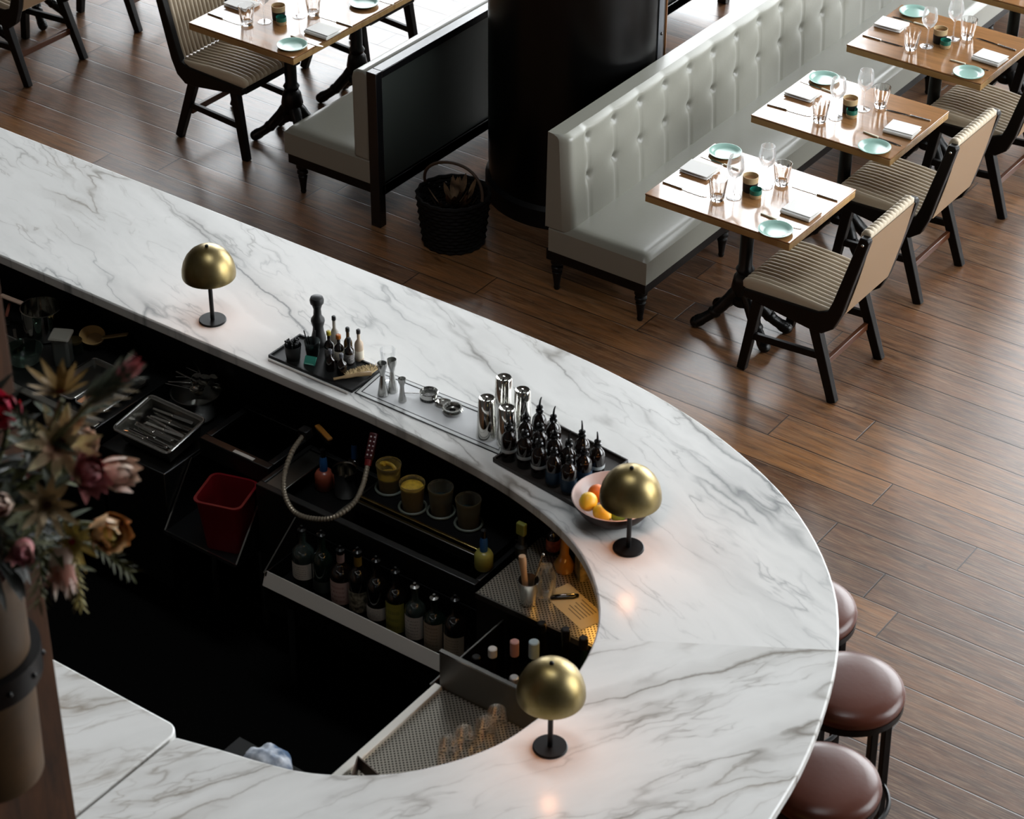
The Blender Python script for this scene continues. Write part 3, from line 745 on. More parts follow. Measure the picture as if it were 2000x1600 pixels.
# cups with straws and picks
c1 = thing('pick_cup', 'black cup stuffed with dark drink picks, front left of the tray', 'cup', on(573, 700))
MB().lathe([(0, 0), (.026, 0), (.033, .06), (.0325, .062), (.031, .06), (.024, .004), (0, .004)], 24).build('cup_body', MDARK, c1)
b = MB(); rr = random.Random(3)
for k in range(26):
    a = rr.uniform(0, 2*PI); q = rr.uniform(0, .025); b.cyl((q*.5*math.cos(a), q*.5*math.sin(a), .01), (q*1.2*math.cos(a), q*1.2*math.sin(a), .07+rr.uniform(0, .012)), .0022, seg=6); b.sphere((q*1.2*math.cos(a), q*1.2*math.sin(a), .075), .0045, seg=6, rings=4)
o = b.build('pick_bunch', MDARK, c1); o['kind'] = 'stuff'
c2 = thing('straw_cup', 'smoky clear cup of long black straws by the pepper mill', 'cup', on(611, 693))
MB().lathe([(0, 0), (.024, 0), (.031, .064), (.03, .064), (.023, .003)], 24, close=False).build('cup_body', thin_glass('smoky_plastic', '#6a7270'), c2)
for k, (dx, dy, l) in enumerate(((-.028, -.012, .105), (-.012, -.008, .085), (.012, .006, .11), (.014, -.004, .108), (.0, .012, .07))):
    MB().cyl((dx*.3, dy*.3, .005), (dx, dy, l), .0026, seg=8).build('black_straw', MDARK, c2)
def bottle(name, label, cat, loc, prof, material, cap=None, lab=None, group=None, rz=0, seg=22, spout=None, neckfoil=None):
    t = thing(name, label, cat, loc, rz, group)
    MB().lathe(prof, seg).build('bottle_body', material, t, smooth=50)
    if lab:
        r, z0, z1, mt = lab; MB().lathe([(r, z0), (r+.0006, z0+.001), (r+.0006, z1-.001), (r, z1)], seg, close=False).build('paper_label', mt, t)
    if neckfoil: r, z0, z1, mt = neckfoil; MB().lathe([(r, z0), (r*.95, z1)], 18).build('neck_band', mt, t)
    if cap: r, z0, z1, mt = cap; MB().lathe([(r, z0), (r, z1-.003), (r-.003, z1), (0, z1)], 18).build('cap', mt, t)
    if spout: spout(t)
    return t
def small(h, r=.0165, rn=.0065):
    return [(0, 0), (r*.95, 0), (r, .003), (r, h*.52), (r*.9, h*.6), (rn, h*.72), (rn, h), (0, h)]
lab_w = mat('cream_label', '#cfc6b4', .7); lab_g = mat('grey_printed_label', '#8b8886', .7, noise=(160, '#3c3a3a'))
capk = mat('black_cap', '#0d0f10', .4)
BG = 'small bitters bottles on the black tray'
CLS = mat('clear_syrup_glass', '#8f8a80', .08, trans=.3)
for nm, lb, px, py, h, r, gm, cp, lb2 in (
    ('sauce_bottle', 'tallest clear bitters bottle with black cap behind the others', 655, 690, .145, .015, mat('pale_bottle', '#a9a39a', .1, trans=.35), ('#0d0f10', .0075), (lab_w, .01, .05)),
    ('sauce_bottle', 'bitters bottle with a yellow cap in the tray', 644, 700, .105, .0165, MBROWNGLASS, ('#b0a12c', .008), (lab_g, .012, .05)),
    ('sauce_bottle', 'bitters bottle with an orange cap in the tray', 663, 705, .10, .0165, MBROWNGLASS, ('#b3621f', .009), (lab_w, .012, .05)),
    ('sauce_bottle', 'amber bitters bottle with black cap right of the tall bottle', 681, 698, .115, .015, mat('amber_glass', '#5b4320', .08), ('#0d0f10', .0075), (lab_g, .012, .05)),
    ('sauce_bottle', 'dark bottle with black cap and grey printed label', 683, 710, .098, .0165, MBROWNGLASS, ('#15171b', .0075), (lab_g, .01, .048)),
    ('sauce_bottle', 'pale milky bitters bottle at the right end of the tray', 702, 702, .115, .0155, mat('milky_pale_glass', '#b9a58f', .15), ('#1a1414', .0075), (lab_w, .01, .045)),
    ('dasher_bottle', 'dark dasher bottle with grey rounded top, left of the front pair', 646, 722, .075, .017, MBROWNGLASS, ('#55565c', .008), None),
    ('dasher_bottle', 'dark dasher bottle with grey rounded top, right of the front pair', 668, 730, .075, .017, MBROWNGLASS, ('#55565c', .008), None)):
    h *= 1.1; r *= 1.12; bottle(nm, lb, 'bottle', on(px, py), small(h, r), gm, (cp[1]*1.1, h-.009, h+.009, mat('cap_'+cp[0][1:], cp[0], .4)), (r, lb2[1], lb2[2], lb2[0]) if lb2 else None, BG)
pk = thing('tea_packet', 'teal green paper packet standing at the front of the tray', 'packet', on(604, 713), .3)
MB().box(-.022, .022, -.004, .004, 0, .034, rot('X', -.7)).build('paper_front', mat('teal_paper', '#2f8a77', .6), pk)
b = MB().box(-.018, .018, -.0005, .0005, .004, .008, Matrix.Translation((0, -.0048, 0))@rot('X', -.7)); b.xf(Matrix.Identity(4)); b.build('pale_print', mat('pale_teal_print', '#7fc0b0', .6), pk)
br = thing('wooden_brush', 'curved wooden handled brush lying across the black tray', 'brush', on(690, 738), .75)
P = bez([(-.075, -.012, .008), (-.03, -.004, .009), (.02, .004, .010), (.07, .004, .012)], 5)
MB().tube(P, [.007]*5+[.0095]*5+[.012]*5+[.011], 10, flat=.6).build('handle', mat('light_wood', '#8e744f', .55), br)
b = MB()
for k in range(110):
    q = P[min(15, 6+k//11)]; a = -.7+1.6*rr.random(); l = .03+.03*(k/110); b.cyl((q.x, q.y, q.z), (q.x+l*math.sin(a), q.y+l*math.cos(a), q.z+.006*rr.random()), .0016, .0011, 5)
o = b.build('bristles', mat('tan_bristle', '#b39b70', .8), br); o['kind'] = 'stuff'

# ------------------------------------------------------------------ bar tools on the inset drip tray
dt = thing('drip_tray', 'white inset bar tray with steel frame holding the jiggers and strainers', 'tray', (0, 0, ZB))
pts = [A(692, 768), A(976, 890), A(1006, 826), A(745, 723)]
cx, cy = cent(pts); sc = lambda k: [(cx+(x-cx)*k[0], cy+(y-cy)*k[1]) for x, y in pts]
def ringq(k0, k1, z1, name, mt):
    a, c = sc(k0), sc(k1); b = MB()
    for i in range(4):
        j = (i+1) % 4; b.prism([a[i], a[j], c[j], c[i]], .0005, z1)
    return b.build(name, mt, dt)
ringq((1, 1), (.985, .95), .0025, 'outer_frame', MBLACKSATIN); ringq((.985, .95), (.95, .80), .003, 'steel_border', mat('pale_steel_border', '#d2d3d2', .35, metal=.3))
ringq((.95, .80), (.935, .74), .0022, 'inner_groove', MBLACKSATIN)
quad(sc((.935, .74)), .0005, .0018, 'tray_mat', mat('white_tray_mat', '#d9dadb', .35), dt)
DZ = ZB+.0032
JG = 'steel jiggers on the bar tray'
def jigger(label, px, py, h, r0, r1):
    h, r0, r1 = h*1.13, r0*1.12, r1*1.04
    t = thing('jigger', label, 'jigger', on(px, py, DZ), 0, JG); n = h*.62
    MB().lathe([(0, n-.012), (r0*.4, n-.006), (r0, 0), (r0-.001, 0), (r0*.35, n-.01)][2:0:-1]+[(r0, 0)], 24, close=False)
    MB().lathe([(r0-.0012, .001), (r0, 0), (r0*.96, .01), (r0*.6, n*.6), (.0078, n)], 26, close=False).build('lower_cone', MSTEEL, t)
    MB().lathe([(.0078, n), (r1*.62, n+(h-n)*.25), (r1, h-(h-n)*.35), (r1*1.06, h), (r1*1.06-.001, h), (r1*.9, h-(h-n)*.35), (.005, n+.006), (0, n+.006)], 26, close=False).build('upper_cone', MSTEEL, t); return t
jigger('steel jigger at the left end of the bar tray', 748, 771, .125, .0185, .0165)
jigger('steel jigger just behind the left one, by the clear glass', 767, 764, .125, .0175, .016)
jigger('smallest steel jigger, right of the tall pair', 786, 783, .088, .014, .0135)
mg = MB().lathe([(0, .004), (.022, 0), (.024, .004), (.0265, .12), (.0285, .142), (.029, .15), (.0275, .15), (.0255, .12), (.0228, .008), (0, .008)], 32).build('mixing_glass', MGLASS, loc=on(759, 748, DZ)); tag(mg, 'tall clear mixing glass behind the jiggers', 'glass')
# strainers
st = thing('julep_strainer', 'perforated round strainer with long thin handle on the bar tray', 'strainer', on(838, 778, DZ), 0)
MB().lathe([(.034, .012), (.035, .03), (.033, .032)], 36, close=False).build('rim', MCHROME, st)
b = MB()
for i in range(-4, 5):
    for j in range(-4, 5):
        x, y = i*.0072, j*.0072
        if math.hypot(x, y) < .031: b.lathe([(.0037, .0), (.0037, .0012), (.0022, .0012), (.0022, .0)], 8, (x, y, .018+.25*(x*x+y*y)*4), close=False)
b.build('perforated_bowl', MSTEEL, st)
MB().lathe([(.034, 0), (.034, .012)], 36, close=False).build('skirt', mat('perforated_steel', '#6a6a68', .35, metal=1, noise=(260, '#1a1a1a')), st)
MB().bar((-.033, -.01, .014), (-.098, -.034, .004), .006, .0025).build('handle', MSTEEL, st, bevel=.001)
hs = thing('hawthorne_strainer', 'spring coil strainer with flat steel handle nearest the shaker tins', 'strainer', on(884, 806, DZ), -.2)
MB().lathe([(.012, .008), (.034, .01), (.036, .012), (.034, .014), (.012, .012)], 36, close=False).build('plate', MSTEEL, hs)
b = MB(); n = 200; pts = []
for k in range(n):
    a = 2*PI*k/n; w = 40*a; pts.append(((.033+.0055*math.cos(w))*math.cos(a), (.033+.0055*math.cos(w))*math.sin(a), .014+.0055*math.sin(w)))
b.tube(pts, .0011, 5, closed=True); b.build('spring_coil', MCHROME, hs)
MB().lathe([(.028, .012), (.034, .02), (.036, .026), (.030, .026), (.027, .018)], 36, close=False).build('raised_ring', MSTEEL, hs)
MB().lathe([(0, .006), (.027, .008)], 30, close=False).build('screen', MSTEELD, hs)
MB().bar((-.03, 0, .013), (-.105, .004, .006), .016, .0035, taper=1.25).build('handle', MCHROME, hs, bevel=.0015)
fs = thing('fine_strainer', 'small ring strainer lying between the other two strainers', 'strainer', on(866, 790, DZ), .3)
MB().tube([(.03*math.cos(2*PI*k/32), .026*math.sin(2*PI*k/32), .008) for k in range(32)], .003, 8, closed=True).build('ring', MCHROME, fs)
MB().lathe([(.028, .006), (0, .004)], 28, close=False).build('mesh', MSTEEL, fs)

# shaker tins
TG2 = 'upturned steel shaker tins'
def tin(label, px, py, h, r0, r1):
    h, r0, r1 = h*1.17, r0*1.15, r1*1.15
    t = MB().lathe([(r0-.001, .001), (r0, 0), (r0, .006), (r1, h-.004), (r1-.003, h), (r1-.005, h-.0015), (r1*.7, h-.007), (r1*.45, h-.010), (r1*.2, h-.0118), (0, h-.0122)], 36, close=False).build('shaker_tin', MCHROME, loc=on(px, py, DZ))
    return tag(t, label, 'shaker tin', TG2)
tin('steel shaker tin nearest the pit, front left of the four', 951, 851, .142, .0335, .0265)
tin('steel shaker tin at the back left, tallest looking of the four', 984, 812, .145, .033, .0265)
tin('steel shaker tin nearest the brown dropper bottles', 990, 865, .132, .033, .026)
tin('steel shaker tin at the back right of the four', 1020, 834, .14, .032, .025)

# ------------------------------------------------------------------ dropper bottles
bt = thing('bottle_tray', 'dark wooden shallow tray under the brown dropper bottles', 'tray', (0, 0, ZB))
pts = [(.937, -2.457), (1.335, -2.51), (1.33, -2.185), (.965, -2.145)]
cx, cy = cent(pts); MBT = wood_mat('dark_tray_wood', '#241a13', '#15100c', .5)
quad(pts, .0005, .005, 'base', MBT, bt)
b = MB()
for i in range(4):
    a, c = Vector(pts[i]+(.009,)), Vector(pts[(i+1) % 4]+(.009,)); b.bar(a, c, .008, .016)
b.build('rim', MBT, bt, bevel=.002)
lb_w = mat('white_bottle_strip', '#aeb3b3', .6); lb_b = mat('blue_bottle_label', '#123047', .5)
rows = [('front', [(994, 834), (1025, 847), (1053, 865), (1082, 882), (1112, 897)]), ('middle', [(1027, 816), (1055, 834), (1084, 849), (1111, 865), (1142, 881)]), ('back', [(1054, 799), (1081, 817), None, (1137, 847), (1167, 866)])]
ordn = ['leftmost', 'second from left', 'middle', 'second from right', 'rightmost']
proto = None
for rn, ps in rows:
    for k, q in enumerate(ps):
        if q is None: continue
        p = at(q[0], q[1], ZB+.005+.138)
        blue = (rn == 'front' and k >= 3) or (rn == 'middle' and k == 4)
        lab = 'brown dropper bottle with %s label, %s in the %s row' % ('blue' if blue else 'white', ordn[k] if rn != 'back' or k != 3 else 'third from left', rn)
        t = thing('dropper_bottle', lab, 'bottle', (p.x, p.y, ZB+.0052), random.uniform(0, 6), 'brown dropper bottles')
        if proto is None:
            proto = [MB().lathe([(0, 0), (.0265, 0), (.028, .003), (.028, .083), (.0255, .099), (.018, .112), (.0115, .12), (.011, .13), (0, .13)], 28).build('bottle_body', MBROWNGLASS, t, smooth=50),
                     MB().lathe([(.0125, .124), (.0145, .128), (.0145, .135), (.0095, .139), (.0125, .146), (.012, .149), (.006, .15)], 18).build('stopper', MBLACK, t),
                     MB().tube([(0, 0, .148), (.0005, 0, .162), (.002, 0, .176), (.006, 0, .19)], [.005, .004, .0032, .002], 8).build('spout', MBLACK, t),
                     MB().lathe([(.0283, .040), (.0285, .041), (.0285, .052), (.0283, .053)], 28, close=False).build('label_strip', lb_w, t)]
            big = MB().lathe([(.0283, .012), (.0285, .014), (.0285, .06), (.0283, .062)], 28, close=False)
            bigm = None
        else:
            for o in proto[:3]: c = o.copy(); COL.objects.link(c); c.parent = t
            if blue:
                if bigm is None: bigm = big.build('blue_label', lb_b, t)
                else: c = bigm.copy(); COL.objects.link(c); c.parent = t
            else: c = proto[3].copy(); COL.objects.link(c); c.parent = t

# ------------------------------------------------------------------ fruit bowl
FX, FY = 1.467, -2.482
fb = thing('fruit_bowl', 'dark brown bowl with pale inside holding lemons, oranges and limes', 'bowl', (FX, FY, ZB))
MB().lathe([(.055, 0), (.06, .002), (.085, .014), (.115, .04), (.138, .074), (.1465, .096)], 48, close=False).build('outer_shell', mat('dark_brown_glaze', '#241610', .5, spec=.2), fb)
MB().lathe([(.1465, .096), (.143, .0975), (.134, .075), (.111, .043), (.082, .018), (0, .010)], 48, close=False).build('inner_glaze', mat('pale_pink_glaze', '#c9b9b4', .35), fb)
LEM = mat('lemon_peel', '#e6b92e', .4, bump=(300, .2)); ORA = mat('orange_peel', '#e0701c', .4, bump=(300, .2)); LIM = mat('lime_peel', '#6d8a2c', .35, bump=(300, .2)); GRN = mat('green_lime_peel', '#4a6b2a', .35, bump=(300, .2))
def fruit(kind, label, px, py, z, r, mt, a, el=1.0, tip=True):
    r *= 1.13; p = at(px, py, z+(.018 if el > 1 and kind != 'lemon' or el > 1.25 else .010)); t = thing(kind, label, kind, tuple(p), a, 'citrus fruit in the bowl')
    n = 14; prof = []
    for i in range(n+1):
        th = PI*i/n; rr = r*math.sin(th); zz = -math.cos(th)*r*el
        if tip: zz *= 1+.16*abs(math.cos(th))**10
        prof.append((max(rr, 0) if 0 < i < n else 0, zz))
    b = MB().lathe(prof, 20); b.xf(rot('Y', PI/2)); b.build('peel', mt, t, smooth=80)
    MB().sphere((r*el*(1.15 if tip else 1.0), 0, 0), .003, seg=8, rings=5).build('stem_end', mat('stem_button', '#6b5a2a', .7), t); return t
fruit('lemon', 'yellow lemon at the far left of the fruit bowl', 1149, 980, ZB+.084, .0285, LEM, 1.9, 1.1)
fruit('lemon', 'large yellow lemon lying at the front of the fruit bowl', 1176, 1003, ZB+.076, .0255, LEM, -.25, 1.24)
fruit('orange', 'orange at the back left of the fruit bowl', 1166, 964, ZB+.078, .0285, ORA, .4, 1, False)
fruit('orange', 'orange in the middle, between the two lemons', 1186, 990, ZB+.055, .024, ORA, 2, 1, False)
fruit('lemon', 'thin strip of yellow lemon beside the brass shade', 1199, 970, ZB+.088, .023, mat('deep_lemon_peel', '#e39a25', .4), 2.4, 1.2)
fruit('lime', 'yellow green lime at the front right of the fruit bowl', 1208, 1008, ZB+.06, .020, LIM, .8, 1.1)
fruit('lime', 'green lime right of the lamp stem in the bowl', 1232, 996, ZB+.068, .022, GRN, .3, 1.1)
fruit('lime', 'dark green lime below the brass shade', 1213, 996, ZB+.05, .021, GRN, 2.8, 1.1)
fruit('orange', 'orange mostly hidden at the right rim of the bowl', 1243, 978, ZB+.084, .025, ORA, 1, 1, False)
# ------------------------------------------------------------------ inside the bartender pit
def aty(px, py, Y): d = ray(px, py); return CAM+d*((Y-CAM.y)/d.y)
def legs(t, xs, ys, z):
    for x in xs:
        for y in ys:
            MB().lathe([(.014, 0), (.014, .03), (.02, .035), (.02, z)], 14, (x, y, 0)).build('leg', MSTEEL, t)
MSINK = mat('dim_steel_sheet', '#8f8e88', .3, metal=1, bump=(30, .03))
def unit(name, label, x0, x1, y0, y1, zt, zb, cat='counter', lip=True):
    t = thing(name, label, cat, (0, 0, 0), 0, 'steel under-bar units')
    MB().box(x0, x1, y0, y1, zb, zt).build('steel_body', MSTEELD, t, bevel=.004)
    if lip: MB().box(x0, x1, y0-.006, y0+.03, zt, zt+.012).build('front_lip', MSINK, t, bevel=.004)
    legs(t, (x0+.06, x1-.06), (y0+.13, y1-.06), zb); return t
PB = -2.405      # back of the units, just clear of the lining
unit('bar_cabinet', 'dark steel cabinet under the straight bar at the far left', -1.95, -.66, -2.87, PB, .79, .2)
cc = unit('cutlery_cabinet', 'dark steel cabinet holding the cutlery pans left of the red bin', -.64, -.31, -2.87, PB, .72, .16, lip=False)
# tilted cutlery pan
TILT = rot('X', .16)
def pan(name, label, M, w, d, h, rimw=.012, flare=None):
    t = thing(name, label, 'pan', (0, 0, 0)); t.matrix_world = M
    b = MB(); P = lambda k, z: [(-w/2+k, k, z), (w/2-k, k, z), (w/2-k, d-k, z), (-w/2+k, d-k, z)]
    a, c, e = P(0, 0), P(rimw, -.002), P(rimw+.012, -h); b.add(a+c+e, [(i, (i+1) % 4, 4+(i+1) % 4, 4+i) for i in range(4)]+[(4+i, 4+(i+1) % 4, 8+(i+1) % 4, 8+i) for i in range(4)]+[(8, 9, 10, 11)])
    b.build('pan_body', MSINK, t, smooth=20)
    pts = []
    for cx, cy, s0 in ((w/2-.02, .02, -PI/2), (w/2-.02, d-.02, 0), (-w/2+.02, d-.02, PI/2), (-w/2+.02, .02, PI)):
        pts += [(cx+.022*math.cos(s0+k*PI/8), cy+.022*math.sin(s0+k*PI/8), .001) for k in range(5)]
    MB().tube(pts, .0045, 6, closed=True).build('rolled_rim', MSTEEL, t); return t
MP = Matrix.Translation((-.452, -2.842, .80))@TILT
pan('cutlery_pan', 'steel pan full of upright knives in front of the spoon pile', MP, .285, .22, .075)
KG = 'steel knives lying in the cutlery pan'
kn = thing('pan_knife', '', 'knife'); b = MB().bar((-.1, 0, 0), (0, 0, 0), .011, .006); b.build('handle', MCHROME, kn, bevel=.002)
MB().box(0, .1, -.007, .007, -.001, .001).build('blade', MSTEEL, kn, bevel=.0008)
rr = random.Random(21)
for k in range(17):
    y = .026+k*.0105; M = MP@Matrix.Translation((rr.uniform(-.012, .012), y, -.052+.03*rr.random()+(.02 if k < 2 else 0)))@rot('Z', rr.uniform(-.12, .1))@rot('Y', rr.uniform(-.08, .05))@rot('X', rr.uniform(-.6, .6))
    o = kn if k == 0 else dup(kn, '')
    o.matrix_world = M; o['label'] = 'steel knife lying among its likes in the cutlery pan'; o['category'] = 'knife'; o['group'] = KG
M2 = Matrix.Translation((-.50, -2.515, .90))
sb = thing('spoon_basin', 'round steel basin heaped with spoons behind the knife pan', 'basin', (-.475, -2.50, .7215))
MB().lathe([(0, 0), (.07, 0), (.085, .02), (.095, .11), (.1, .112), (.094, .112), (.08, .02), (0, .008)], 36).build('basin_body', MSTEEL, sb)
sp = thing('spoon', '', 'spoon'); MB().bar((-.10, 0, 0), (.02, 0, .004), .007, .003).build('handle', MCHROME, sp, bevel=.001)
b = MB().lathe([(0, .001), (.012, .003), (.018, .008), (.0172, .008), (.011, .0042), (0, .0025)], 20, close=False); b.v = [(x*1.4+.042, y, z) for x, y, z in b.v]; b.build('spoon_bowl', MCHROME, sp)
for k in range(14):
    o = sp if k == 0 else dup(sp, '')
    o.matrix_world = Matrix.Translation((-.475+rr.uniform(-.02, .03), -2.49+rr.uniform(-.04, .04), .838+k*.006))@rot('Z', rr.uniform(-1.0, .6))@rot('Y', rr.uniform(-.04, .04))
    o['label'] = 'steel spoon in the heap behind the knife pan'; o['category'] = 'spoon'; o['group'] = 'steel spoons heaped in the basin'

# far-left cabinet top
ZC = .792
pan('prep_pan', 'steel pan with bright rolled rim at the left frame edge', Matrix.Translation((-1.5, -2.82, .805)), .40, .20, .012)
t = thing('saucepan', 'shiny steel pot standing near the bar wall at far left', 'pot', (-1.30, -2.51, ZC))
MB().lathe([(0, 0), (.075, 0), (.08, .006), (.082, .13), (.085, .132), (.08, .132), (.077, .008), (0, .006)], 40).build('pot_body', MCHROME, t)
MB().bar((-.08, -.01, .118), (-.2, -.03, .13), .022, .012).build('handle', mat('pale_wood_handle', '#b79a86', .5), t, bevel=.005)
t = MB().lathe([(0, .002), (.04, 0), (.06, .01), (.075, .06), (.078, .062), (.074, .06), (.058, .014), (0, .008)], 36).build('glass_bowl', MGLASSG, loc=(-1.215, -2.70, ZC)); tag(t, 'dim glass bowl in front of the steel pot', 'bowl')
t = thing('plastic_container', 'small grey lidded container with a square top beside the glass bowl', 'container', (-1.075, -2.62, ZC), .5)
MB().box(-.035, .035, -.035, .035, 0, .13).build('container_body', mat('smoke_grey_plastic', '#4d524f', .25), t, bevel=.012, seg=3)
MB().box(-.043, .043, -.043, .043, .13, .145).build('lid', mat('grey_lid', '#7d7b72', .35), t, bevel=.012, seg=3)
t = thing('ladle_scoop', 'amber plastic scoop leaning by the bar wall', 'scoop', (-1.07, -2.46, ZC+.058), .2)
b = MB().lathe([(0, -.04), (.03, -.035), (.045, 0), (.043, 0), (.028, -.032), (0, -.036)], 30, close=False); b.xf(rot('X', .5)); b.v = [(x*1.3, y, z) for x, y, z in b.v]
b.build('scoop_bowl', mat('amber_plastic', '#a88a5a', .35), t); MB().bar((.05, .0, 0), (.16, .02, .035), .022, .008).build('handle', mat('amber_plastic'), t, bevel=.003)
t = thing('glass_jar', 'short glass jar catching gold light beside the scoop', 'jar', (-1.10, -2.53, ZC))
MB().lathe([(0, 0), (.028, 0), (.03, .004), (.03, .045), (.026, .05)], 28).build('jar_body', MGLASSG, t); MB().lathe([(.027, .05), (.03, .051), (.03, .06), (0, .062)], 28).build('gold_lit_lid', MBRASS, t)  # brass colour of the lid stands in for its gold reflection
for k, (px, py, a, l) in enumerate(((14, 612, .9, .15), (30, 660, .7, .13))):
    p = at(px, py, ZC+.01); t = thing('spatula', ('red ended' if k == 0 else 'dark') + ' spatula lying on the far left cabinet', 'spatula', tuple(p), -a)
    MB().bar((-l/2, 0, 0), (l*.2, 0, 0), .014, .009).build('handle', mat('dull_red_handle' if k == 0 else 'dark_handle', '#7a4436' if k == 0 else '#3a332c', .5), t, bevel=.003); MB().box(l*.2, l*.6, -.022, .022, -.002, .002).build('blade', MSTEEL, t)

for k, x in enumerate((-.77, -.925)):
    pan('inset_pan', ('narrow steel inset pan, right one of the dark pair behind the bouquet', 'narrow steel inset pan, left one of the dark pair behind the bouquet')[k], Matrix.Translation((x, -2.80, .806)), .14, .27, .012, rimw=.006)
# ------------------------------------------------------------------ sink and red bin
sk = thing('hand_sink', 'dark steel sink above the red bin', 'sink', (0, 0, 0))
x0, x1, y0, y1, zt = -.285, .06, -2.69, PB, .80
b = MB()
for (a, c, d, e) in ((x0, x1, y0, y0+.035), (x0, x1, y1-.03, y1), (x0, x0+.03, y0+.035, y1-.03), (x1-.03, x1, y0+.035, y1-.03)): b.box(a, c, d, e, zt-.02, zt)
b.build('rim', MSTEELD, sk, bevel=.003)
b = MB(); b.box(x0+.028, x1-.028, y0+.033, y1-.028, zt-.17, zt-.165); b.box(x0+.025, x0+.03, y0+.033, y1-.028, zt-.165, zt-.02); b.box(x1-.03, x1-.025, y0+.033, y1-.028, zt-.165, zt-.02); b.box(x0+.03, x1-.03, y1-.03, y1-.026, zt-.165, zt-.02); b.box(x0+.03, x1-.03, y0+.03, y0+.035, zt-.165, zt-.02)
b.build('basin', mat('dark_basin_steel', '#2a2b28', .35, metal=1), sk)
MB().box(-.12, -.02, y0+.004, y0+.02, zt, zt+.002).build('grey_label', MPAPER, sk, bevel=.0005)
MB().box(x0, x1, y0, y0+.01, .72, zt-.02).build('apron', MSTEELD, sk, smooth=0)
t = thing('bin_cubby', 'open steel cubby with sloping sides around the red bin', 'shelf', (0, 0, 0))
for x in (-.305, .058):
    b = MB(); p = [(-2.90, .475), (-2.72, .715), (PB, .715), (PB, .475)]; n = 4
    b.add([(x, y, z) for y, z in p]+[(x+.006, y, z) for y, z in p], [(3, 2, 1, 0), (4, 5, 6, 7)]+[(i, (i+1) % 4, 4+(i+1) % 4, 4+i) for i in range(4)])
    b.build('side_panel', MSTEELD, t, smooth=0)
    MB().bar((x+.003, -2.902, .472), (x+.003, -2.722, .717), .007, .007).build('bright_edge', MSTEEL, t)
MB().box(-.305, .064, -2.90, PB, .465, .475).build('shelf_base', MSTEELD, t, smooth=0); MB().box(-.305, .064, -2.906, -2.9, .463, .478).build('front_edge', MSTEEL, t, smooth=0)
legs(t, (-.25, .01), (-2.70, -2.46), .465)
rb = thing('red_bin', 'red plastic bin with square flared opening', 'bin', (-.06, -2.80, .4755), .3)
def rsq(w, r, z, n=6):
    out = []
    for cx, cy, s0 in ((w-r, w-r, 0), (-w+r, w-r, PI/2), (-w+r, -w+r, PI), (w-r, -w+r, 3*PI/2)):
        out += [(cx+r*math.cos(s0+k*PI/2/n), cy+r*math.sin(s0+k*PI/2/n), z) for k in range(n+1)]
    return out
MRED = mat('red_plastic', '#6f0a15', .4)
b = MB(); rings = [rsq(.072, .025, 0), rsq(.092, .03, .225), rsq(.1, .034, .228), rsq(.1, .034, .234), rsq(.09, .03, .234), rsq(.069, .023, .006)]; n = len(rings[0])
b.add([p for r in rings for p in r], [(q*n+i, q*n+(i+1) % n, (q+1)*n+(i+1) % n, (q+1)*n+i) for q in range(5) for i in range(n)]+[tuple(reversed(range(n))), tuple(range(5*n, 6*n))])
b.build('bin_body', MRED, rb, smooth=50)

# ------------------------------------------------------------------ ice bin, cup shelf and speed rail
ib = thing('ice_bin', 'dark steel ice bin behind the row of bottles', 'ice bin', (0, 0, 0), 0, 'steel under-bar units')
x0, x1, y0, y1, zt = .085, 1.10, -2.79, -2.475, .80
b = MB(); b.box(x0, x1, y0, y0+.03, .2, zt); b.box(x0, x0+.02, y0+.03, y1, .2, zt); b.box(x1-.02, x1, y0+.03, y1, .2, zt); b.box(x0+.02, x1-.02, y1-.02, y1, .2, zt); b.box(x0+.02, x1-.02, y0+.03, y1-.02, .2, .5)
b.build('bin_walls', MSTEELD, ib, bevel=.003)
b = MB(); b.box(.45, 1.06, -2.655, -2.645, .76, .80); b.build('divider', MSINK, ib, bevel=.002)
MB().box(.105, .44, -2.76, -2.50, .715, .72).build('nook_floor', MBLACKSATIN, ib, smooth=0)
MB().box(.105, .19, -2.76, -2.50, .786, .794).build('cutting_plate', MSINK, ib, bevel=.002)
MB().box(.44, .449, -2.76, -2.50, .715, .80).build('nook_side', MSINK, ib, smooth=0)
legs(ib, (.15, 1.03), (-2.69, -2.46), .2)
cs = thing('cup_shelf', 'black shelf carrying the four plastic fruit cups under the bar', 'shelf', (0, 0, 0))
MB().box(.46, 1.06, -2.635, -2.468, .80, .808).build('shelf_plate', MBLACKSATIN, cs, bevel=.002)
MB().box(.46, 1.06, -2.648, -2.637, .8005, .825).build('front_edge', mat('steel_painted_gold_light', '#c9b070', .18, metal=1), cs, bevel=.002)  # gold put into the steel's colour for the warm light it reflects
CUPZ = .8082
ring0 = None
LEMP = mat('lemon_slices', '#d9b43a', .5, bump=(60, .8), noise=(40, '#a8832a')); DKJ = mat('dark_juice', '#1f2a2c', .15)
